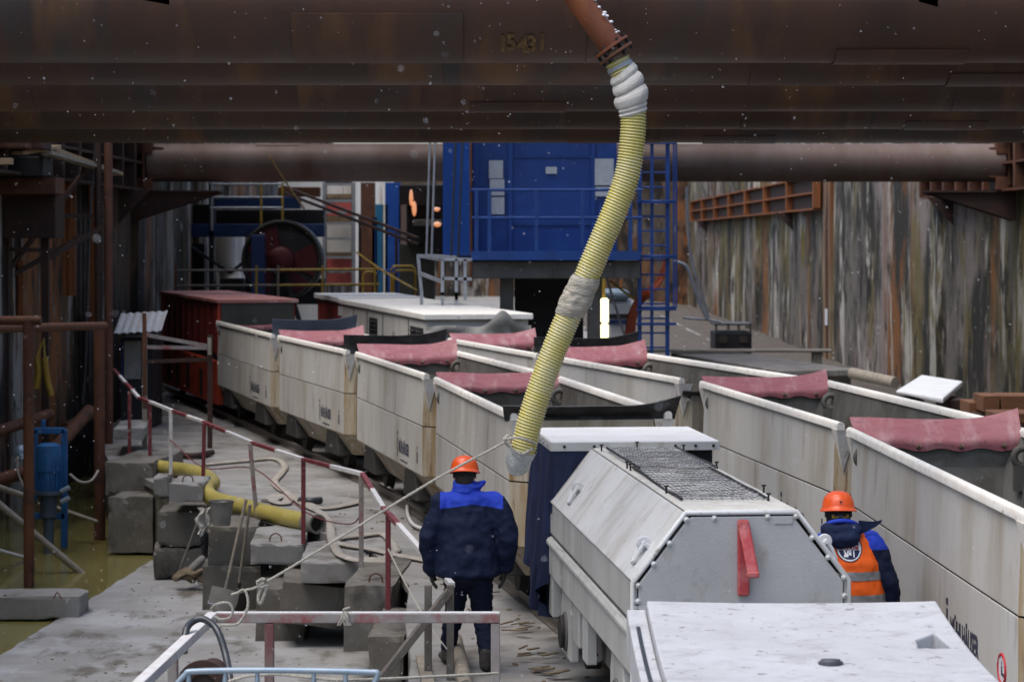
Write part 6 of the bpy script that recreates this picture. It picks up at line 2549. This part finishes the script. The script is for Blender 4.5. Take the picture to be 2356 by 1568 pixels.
yl = thing('yellow_hoops', 'yellow and orange hoop guards below the scaffold tower', 'guard rail', P(940, 760, 58))
for k, (u0, u1, v0, m) in enumerate(((836, 868, 625, 'yellow_paint'), (900, 955, 612, 'yellow_paint'), (905, 955, 622, 'yellow_paint'), (868, 915, 622, 'blue_steel'))):
    q = MB()
    a = [P(u0, 720, 58), P(u0, v0 + 8, 58), P(u0 + 6, v0, 58), P(u1 - 6, v0, 58), P(u1, v0 + 8, 58), P(u1, 720, 58)]
    a[0].z = 0
    a[-1].z = 0
    q.tube(a, .03, 8)
    q.build('hoop', MT[m], yl, world=True, smooth=True)
q = MB()
q.tube(spline([P(620, 360, 49), P(665, 430, 52), P(700, 480, 55)], 5), .022, 6)
q.tube(spline([P(820, 580, 56), P(880, 622, 55), P(960, 668, 53)], 5), .022, 6)
put(q.build('guy_rope', MT['yellow_paint'], smooth=True), 'thin yellow guy ropes slung below the far strut', 'rope')

# ================================================================== PEOPLE
from mathutils.bvhtree import BVHTree


def hand(w, d_, s):
    """palm, four bent fingers and a thumb; w wrist, d_ direction down the hand, s side of the thumb (+1/-1, along x)"""
    w, d_ = Vector(w), Vector(d_).normalized()
    f = Vector((0, 1, 0))
    out = [(w, .028, w + d_ * .03, (.03, .036, .03)), (w + d_ * .03, (.022, .038, .03), w + d_ * .085, (.017, .042, .022))]
    for k, (o_, L_) in enumerate(((.030, .070), (.010, .078), (-.011, .072), (-.030, .056))):
        b_ = w + d_ * .088 + f * o_
        m = b_ + d_ * L_ * .5 + Vector((s * .006, 0, 0))
        e = m + d_ * L_ * .38 + Vector((s * .024, .0, 0))
        out += [(b_, .0095, m, .009), (m, .009, e, .0075)]
    tb = w + d_ * .035 + f * .034
    tm = tb + d_ * .03 + f * .022 + Vector((s * .012, 0, 0))
    te = tm + d_ * .03 + f * .006 + Vector((s * .012, 0, 0))
    out += [(tb, .013, tm, .011), (tm, .011, te, .009)]
    return out


def head(c, yaw=0):
    c = Vector(c)
    return [(c + Vector((0, 0, .03)), (.076, .094, .09), c + Vector((0, .035, -.06)), (.058, .062, .06)),
            (c + Vector((0, .085, -.01)), .014, c + Vector((0, .105, -.035)), .013),          # nose
            (c + Vector((0, .07, -.075)), (.03, .018, .012), c + Vector((0, .075, -.085)), (.026, .016, .012)),   # mouth
            (c + Vector((0, .06, -.115)), (.03, .025, .02), c + Vector((0, .04, -.11)), (.04, .03, .02)),     # chin
            (c + Vector((-.078, -.002, 0)), (.009, .018, .026), c + Vector((-.08, -.005, -.03)), (.008, .014, .018)),
            (c + Vector((.078, -.002, 0)), (.009, .018, .026), c + Vector((.08, -.005, -.03)), (.008, .014, .018))]


def helmet(t, c, tilt, name='helmet'):
    """hard hat: domed shell with ribs, short brim, inner band"""
    c = Vector(c)
    M_ = Matrix.Translation(c) @ Matrix.Rotation(tilt, 4, 'X') @ Matrix.Scale(1.07, 4)
    prof = [(.002, .118), (.035, .114), (.066, .102), (.090, .078), (.103, .045), (.108, .015), (.110, .0), (.119, -.006), (.124, -.012), (.122, -.016), (.106, -.006), (.102, .01)]
    n = 40
    vs, fs = [], []
    for i, (r_, z_) in enumerate(prof):
        for j in range(n):
            a = 2 * math.pi * j / n
            k = 1.0
            if i < 6:      # moulded ridge along the crown
                k = 1 + .035 * max(0, 1 - abs(math.cos(a)) * 5) * (z_ / .118)
            ex = (.035 if math.sin(a) > 0 else .008) * max(0, abs(math.sin(a))) ** 2 if 6 < i < 10 else 0
            vs.append(M_ @ Vector((r_ * math.cos(a) * k, (r_ * 1.14 + ex) * math.sin(a) * k, z_ - (.008 if 6 < i < 10 and math.sin(a) < 0 else 0))))
    for i in range(len(prof) - 1):
        for j in range(n):
            fs.append((i * n + j, i * n + (j + 1) % n, (i + 1) * n + (j + 1) % n, (i + 1) * n + j))
    fs.append(tuple(range(n)))
    q = MB()
    q.add(vs, fs)
    h = q.build(name, MT['helmet'], t, smooth=True)
    q = MB()
    vs, fs = [], []
    for z_ in (-.012, -.055):
        for j in range(n):
            a = 2 * math.pi * j / n
            vs.append(M_ @ Vector((.090 * math.cos(a), .105 * math.sin(a), z_)))
    for j in range(n):
        fs.append((j, (j + 1) % n, n + (j + 1) % n, n + j))
    q.add(vs, fs)
    q.build('head_band', MT['black_cloth'], h, smooth=True)
    return h, M_


def clean_band(src, z0, z1, off, name, m, parent, keep=None):
    """a strip of cloth following another garment between two heights"""
    bm = bmesh.new()
    bm.from_mesh(src.data)
    for z, nrm in ((z0, (0, 0, -1)), (z1, (0, 0, 1))):
        bmesh.ops.bisect_plane(bm, geom=bm.verts[:] + bm.edges[:] + bm.faces[:], plane_co=(0, 0, z), plane_no=nrm, clear_outer=True)
    bm.normal_update()
    for v in bm.verts:
        v.co += v.normal * off
    me = bpy.data.meshes.new(name)
    bm.to_mesh(me)
    bm.free()
    me.polygons.foreach_set('use_smooth', [True] * len(me.polygons))
    me.materials.clear()
    me.materials.append(m)
    o = bpy.data.objects.new(name, me)
    col.objects.link(o)
    o.parent = parent
    return o


# ---- worker walking away along the track
p1 = thing('person', 'worker in orange helmet and blue padded jacket walking away beside the wagons', 'person', (P(1085, 0, 19.9).x, 19.9, 0))
hc = (-.06, .13, 1.60)
body = head(hc)
body += [((-.06, .11, 1.50), .058, (-.04, .08, 1.40), .07),
         ((-.04, .07, 1.36), (.17, .10, .09), (-.03, .04, 1.10), (.15, .11, .10)),
         ((-.03, .04, 1.10), (.15, .11, .10), (-.03, .0, .90), (.16, .12, .09)),
         ((-.26, .08, 1.36), .055, (-.35, .03, 1.07), .045), ((-.35, .03, 1.07), .045, (-.33, .10, .83), .03),
         ((.21, .08, 1.37), .055, (.30, .01, 1.08), .045), ((.30, .01, 1.08), .045, (.27, .06, .84), .03),
         ((-.12, .0, .88), .10, (-.14, .17, .50), .06), ((-.14, .17, .50), .06, (-.20, .33, .12), .042),
         ((.06, .0, .88), .10, (.08, .06, .48), .06), ((.08, .06, .48), .06, (.12, -.13, .13), .042),
         ((-.20, .33, .09), .04, (-.23, .46, .05), .034), ((.12, -.14, .10), .04, (.14, -.03, .045), .034)]
body += hand((-.33, .10, .82), (.05, .12, -1), 1) + hand((.265, .06, .83), (-.05, .1, -1), -1)
remesh(body, 'body', MT['skin'], p1, .010, 3)
for w_, d_, s_ in (((-.33, .10, .82), (.05, .12, -1), 1), ((.265, .06, .83), (-.05, .1, -1), -1)):
    remesh([(a, tuple(x + .004 for x in (r if isinstance(r, tuple) else (r, r, r))), b_, tuple(x + .004 for x in (r2 if isinstance(r2, tuple) else (r2, r2, r2)))) for a, r, b_, r2 in hand(w_, d_, s_)], 'glove', MT['boot'], p1, .007, 2)
two_tone('jacket_two_tone', 1.375, (.006, .011, .034), (.020, .050, .42), slope=.16)
jk = [((-.05, .07, 1.37), (.20, .13, .10), (-.04, .05, 1.22), (.25, .17, .12)),
      ((-.04, .05, 1.22), (.25, .17, .12), (-.035, .01, .98), (.255, .19, .10)),
      ((-.035, .01, .98), (.255, .19, .10), (-.03, -.01, .80), (.27, .20, .055)),
      ((-.24, .08, 1.375), .092, (.18, .08, 1.385), .092),
      ((-.06, .10, 1.47), (.10, .09, .05), (-.05, .08, 1.40), (.17, .11, .06)),
      ((-.25, .075, 1.35), .105, (-.345, .02, 1.08), .096), ((-.345, .02, 1.08), .098, (-.33, .09, .83), .076),
      ((.20, .075, 1.365), .105, (.30, .005, 1.09), .096), ((.30, .005, 1.09), .098, (.275, .06, .86), .074)]
jacket = remesh(jk, 'jacket', MT['jacket_two_tone'], p1, .012, 3, .019, 8.0, (1, 1, 1.1))
clean_band(jacket, .752, .775, .004, 'hem', MT['jacket_navy'], p1)
remesh([((-.06, .10, 1.47), (.115, .105, .03), (-.06, .115, 1.545), (.098, .10, .028)), ((.0, .10, 1.50), (.09, .09, .03), (.09, .12, 1.535), (.03, .04, .025))], 'collar', MT['jacket_blue'], p1, .011, 2, .012, 14, (1, 1, 2.5))
tr = [((-.03, .0, .86), (.20, .15, .09), (-.03, .0, .78), (.20, .15, .08)),
      ((-.125, .0, .82), (.115, .12, .10), (-.14, .16, .50), (.085, .09, .08)), ((-.14, .16, .50), (.085, .09, .08), (-.20, .31, .17), .07),
      ((.065, .0, .82), (.115, .12, .10), (.085, .05, .48), (.092, .095, .08)), ((.085, .05, .48), (.09, .092, .08), (.125, -.12, .19), .072)]
remesh(tr, 'trousers', MT['trousers'], p1, .012, 4, .012, 13, (1, 1, 2.0))
for c, e, nm in (((-.20, .32, .17), (-.235, .48, .05), 0), ((.123, -.13, .18), (.145, .0, .05), 1)):
    c, e = Vector(c), Vector(e)
    remesh([(c, (.062, .066, .05), c + Vector((0, .0, -.10)), (.06, .068, .05)), (c + Vector((0, -.01, -.115)), (.055, .065, .05), e, (.056, .06, .038))], 'boot', MT['boot'], p1, .010, 3)
helmet(p1, (-.06, .125, 1.635), -.22)
remesh([((-.06, .06, 1.60), (.078, .05, .05), (-.06, .055, 1.55), (.072, .045, .04))], 'hair', MT['hair'], p1, .010, 2)

# ---- worker in the orange vest between the trains
p2 = thing('person', 'worker in orange helmet and orange reflective vest between loco and wagon', 'person', (P(1965, 0, 17.1).x, 17.1, 0))
hc = (-.10, .10, 1.605)
body = head(hc)
body += [((-.10, .09, 1.50), .058, (-.07, .06, 1.42), .07),
         ((-.05, .05, 1.38), (.17, .10, .09), (-.02, .02, 1.10), (.15, .11, .10)), ((-.02, .02, 1.10), (.15, .11, .10), (.0, .0, .92), (.16, .12, .09)),
         ((-.27, .05, 1.36), .055, (-.31, .12, 1.08), .045), ((-.31, .12, 1.08), .045, (-.25, .30, .98), .03),
         ((.15, .05, 1.38), .055, (.24, .02, 1.10), .045), ((.24, .02, 1.10), .045, (.28, .06, .86), .03),
         ((-.10, .0, .90), .10, (-.11, .02, .48), .06), ((-.11, .02, .48), .06, (-.12, .0, .12), .042),
         ((.09, .0, .90), .10, (.11, .03, .48), .06), ((.11, .03, .48), .06, (.11, .0, .12), .042),
         ((-.12, .0, .09), .04, (-.13, .14, .05), .034), ((.11, .0, .09), .04, (.13, .14, .05), .034)]
body += hand((.28, .06, .85), (.03, .1, -1), -1) + hand((-.25, .31, .97), (.1, .9, -.4), 1)
remesh(body, 'body', MT['skin'], p2, .010, 3)
jk = [((-.05, .05, 1.37), (.19, .12, .10), (-.02, .03, 1.20), (.215, .155, .12)), ((-.02, .03, 1.20), (.215, .155, .12), (.0, .0, .84), (.225, .17, .08)),
      ((-.23, .05, 1.38), .09, (.13, .05, 1.395), .09),
      ((-.26, .05, 1.36), .095, (-.30, .12, 1.09), .085), ((-.30, .12, 1.09), .085, (-.25, .29, .99), .062),
      ((.135, .05, 1.37), .105, (.235, .02, 1.11), .085), ((.235, .02, 1.11), .085, (.28, .055, .88), .066)]
two_tone('jacket_two_tone_b', 1.36, (.006, .011, .034), (.020, .050, .42))
# on this jacket the light yoke runs out over the shoulder
for nd in MT['jacket_two_tone_b'].node_tree.nodes:
    if nd.type == 'MAP_RANGE' and abs(nd.inputs['From Min'].default_value - .262) < 1e-4:
        nd.inputs['From Min'].default_value = .60
        nd.inputs['From Max'].default_value = .59
remesh(jk, 'jacket', MT['jacket_two_tone_b'], p2, .012, 3, .016, 9, (1, 1, 1.1))
vj = [((-.045, .05, 1.40), (.19, .130, .08), (-.02, .03, 1.24), (.215, .172, .11)), ((-.02, .03, 1.24), (.218, .172, .11), (.01, .0, .84), (.245, .19, .06))]
vest = remesh(vj, 'vest', MT['vest_orange'], p2, .012, 3, .010, 9)
clean_band(vest, 1.155, 1.215, .004, 'reflective_band', MT['reflective'], p2)
clean_band(vest, .985, 1.055, .004, 'reflective_band', MT['reflective'], p2)
tr = [((.0, .0, .88), (.19, .15, .09), (.0, .0, .80), (.19, .15, .08)), ((-.10, .0, .82), .115, (-.11, .02, .48), .09), ((-.11, .02, .48), .09, (-.12, .0, .17), .072),
      ((.10, .0, .82), .115, (.11, .03, .48), .09), ((.11, .03, .48), .09, (.11, .0, .17), .072)]
remesh(tr, 'trousers', MT['trousers'], p2, .013, 4, .01, 13, (1, 1, 2))
for x in (-.12, .11):
    remesh([((x, .0, .17), .065, (x, .0, .07), .062), ((x, -.02, .055), (.056, .065, .05), (x + .01, .15, .045), (.055, .06, .036))], 'boot', MT['boot'], p2, .011, 3)
hel, HM = helmet(p2, (-.10, .085, 1.638), -.16)
remesh([((-.10, .085, 1.60), (.088, .106, .07), (-.10, .08, 1.53), (.085, .098, .06))], 'balaclava', MT['black_cloth'], p2, .010, 2)
for x in (-.036, .036):                          # yellow size band and its knob at the back of the helmet
    q = MB()
    q.grid(lambda a, b: (-.10 + x + .024 * (2 * a - 1), -.028 + .5 * (x + .024 * (2 * a - 1)) ** 2 * 6, 1.594 + .013 * (2 * b - 1)), 3, 2, .004)
    q.build('size_band', MT['yellow_paint'], hel)
q = MB()
q.disc((-.10, -.022, 1.594), (0, -1, 0), .014, .014, 14)
q.build('band_knob', MT['cable_black'], hel, smooth=True)
q = MB()
q.span((-.108, -.052, 1.692), (-.092, -.046, 1.706))
q.build('vent_clip', MT['cable_black'], hel)
remesh([((-.17, -.03, 1.50), (.075, .08, .06), (-.02, -.03, 1.50), (.075, .08, .06)), ((-.17, -.055, 1.44), (.07, .075, .055), (-.04, -.06, 1.445), (.08, .08, .06)), ((-.10, -.06, 1.41), (.07, .07, .05), (-.06, -.06, 1.42), (.07, .07, .05))],
       'hood', MT['jacket_navy'], p2, .010, 3, .008, 12)
q = MB()
q.tube(spline([(-.225, .0, 1.515), (-.17, -.055, 1.555), (-.10, -.07, 1.568), (-.03, -.055, 1.560), (.03, .0, 1.53)], 6), [.016] * 25, 8)
q.build('hood_lining', MT['jacket_blue'], p2, smooth=True)
q = MB()


def tail(a, b):
    L_ = .155 * a
    w = .045 * (1 - a) + .008
    return (.03 + L_, -.05 + .02 * math.sin(a * 4), 1.545 - .012 * a + .035 * a * a * a + (b - .5) * 2 * w - .028 * (1 - a))


q.grid(tail, 12, 5, .008)
q.build('hood_flap', MT['jacket_navy'], p2, smooth=True)

# the round badge on the back of the vest
bvh = BVHTree.FromPolygons([v.co for v in vest.data.vertices], [tuple(p.vertices) for p in vest.data.polygons])


def onback(x, z, off):
    h = bvh.ray_cast(Vector((x, -1, z)), Vector((0, 1, 0)))
    y = h[0].y if h[0] is not None else -.1
    return Vector((x, y - off, z))


BX, BZ, BR = (1950 - 1965) / 325.3, CAMZ - (1257 - HV) / 325.3, .092


def badge(vs, fs, off, name, m, parent):
    q = MB()
    q.add([onback(BX + p.x, BZ + p.y, off) for p in vs], fs)
    return q.build(name, m, parent)


def ringpoly(r0, r1, n=40):
    vs = [Vector((r * math.cos(2 * math.pi * j / n), r * math.sin(2 * math.pi * j / n), 0)) for r in (r0, r1) for j in range(n)]
    return vs, [(j, (j + 1) % n, n + (j + 1) % n, n + j) for j in range(n)]


def halfdisc(r, z0, z1, n=24):
    vs, fs = [], []
    rows = 8
    for i in range(rows + 1):
        z = z0 + (z1 - z0) * i / rows
        w = math.sqrt(max(0, r * r - z * z))
        for j in range(n + 1):
            vs.append(Vector((-w + 2 * w * j / n, z, 0)))
    for i in range(rows):
        for j in range(n):
            fs.append((i * (n + 1) + j, i * (n + 1) + j + 1, (i + 1) * (n + 1) + j + 1, (i + 1) * (n + 1) + j))
    return vs, fs


b0 = badge(*halfdisc(BR, -BR * .999, BR * .999), .003, 'badge', MT['badge_white'], p2)
badge(*ringpoly(BR * .93, BR), .0045, 'badge_ring', MT['badge_navy'], b0)
badge(*halfdisc(BR * .82, -BR * .80, -.012), .0045, 'badge_field', MT['badge_navy'], b0)
badge(*halfdisc(BR * .82, .022, BR * .80), .0045, 'badge_field', MT['badge_navy'], b0)
vs, fs = textmesh('строй', .036, 0, bold=.0012, sx=1.35)
badge([v + Vector((0, .004, 0)) for v in vs], fs, .006, 'badge_word', MT['badge_red'], b0)
vs, fs = textmesh('№1', .060, 0, bold=.0018, sx=.9)
badge([v + Vector((0, -.038, 0)) for v in vs], fs, .006, 'badge_number', MT['badge_white'], b0)
vs, fs = textmesh('мип', .060, 0, bold=.0018, sx=.95)
badge([v + Vector((0, .046, 0)) for v in vs], fs, .006, 'badge_word', MT['badge_white'], b0)

# ================================================================== DETAILS: falling snow
random.seed(77)
q = MB()
for k in range(2000):
    d = random.uniform(9, 24) if k % 40 else random.uniform(4, 9)
    u, v = random.uniform(-60, 2420), random.uniform(-60, 1640)
    c = P(u, v, d)
    if c.z < .05:
        continue
    if 1100 < u < 2400 and v > 900 and d > 10:
        continue
    L_ = random.uniform(.0016, .0032)
    w_ = L_ * random.uniform(.45, .8)
    ax_1 = Vector((1, random.uniform(-.5, .5), -.45 + random.uniform(-.5, .3))).normalized()
    ax_2 = ax_1.cross(Vector((0, 1, 0))).normalized()
    ax_3 = ax_1.cross(ax_2)
    q.add([c + ax_1 * L_, c - ax_1 * L_, c + ax_2 * w_, c - ax_2 * w_, c + ax_3 * w_, c - ax_3 * w_],
          [(0, 2, 4), (0, 4, 3), (0, 3, 5), (0, 5, 2), (1, 4, 2), (1, 3, 4), (1, 5, 3), (1, 2, 5)])
put(q.build('falling_snow', MT['snowflake'], origin=(0, 10, 3)), 'fine snowflakes drifting in the air', 'snow', kind='stuff')

bpy.data.scenes.remove(WORK)
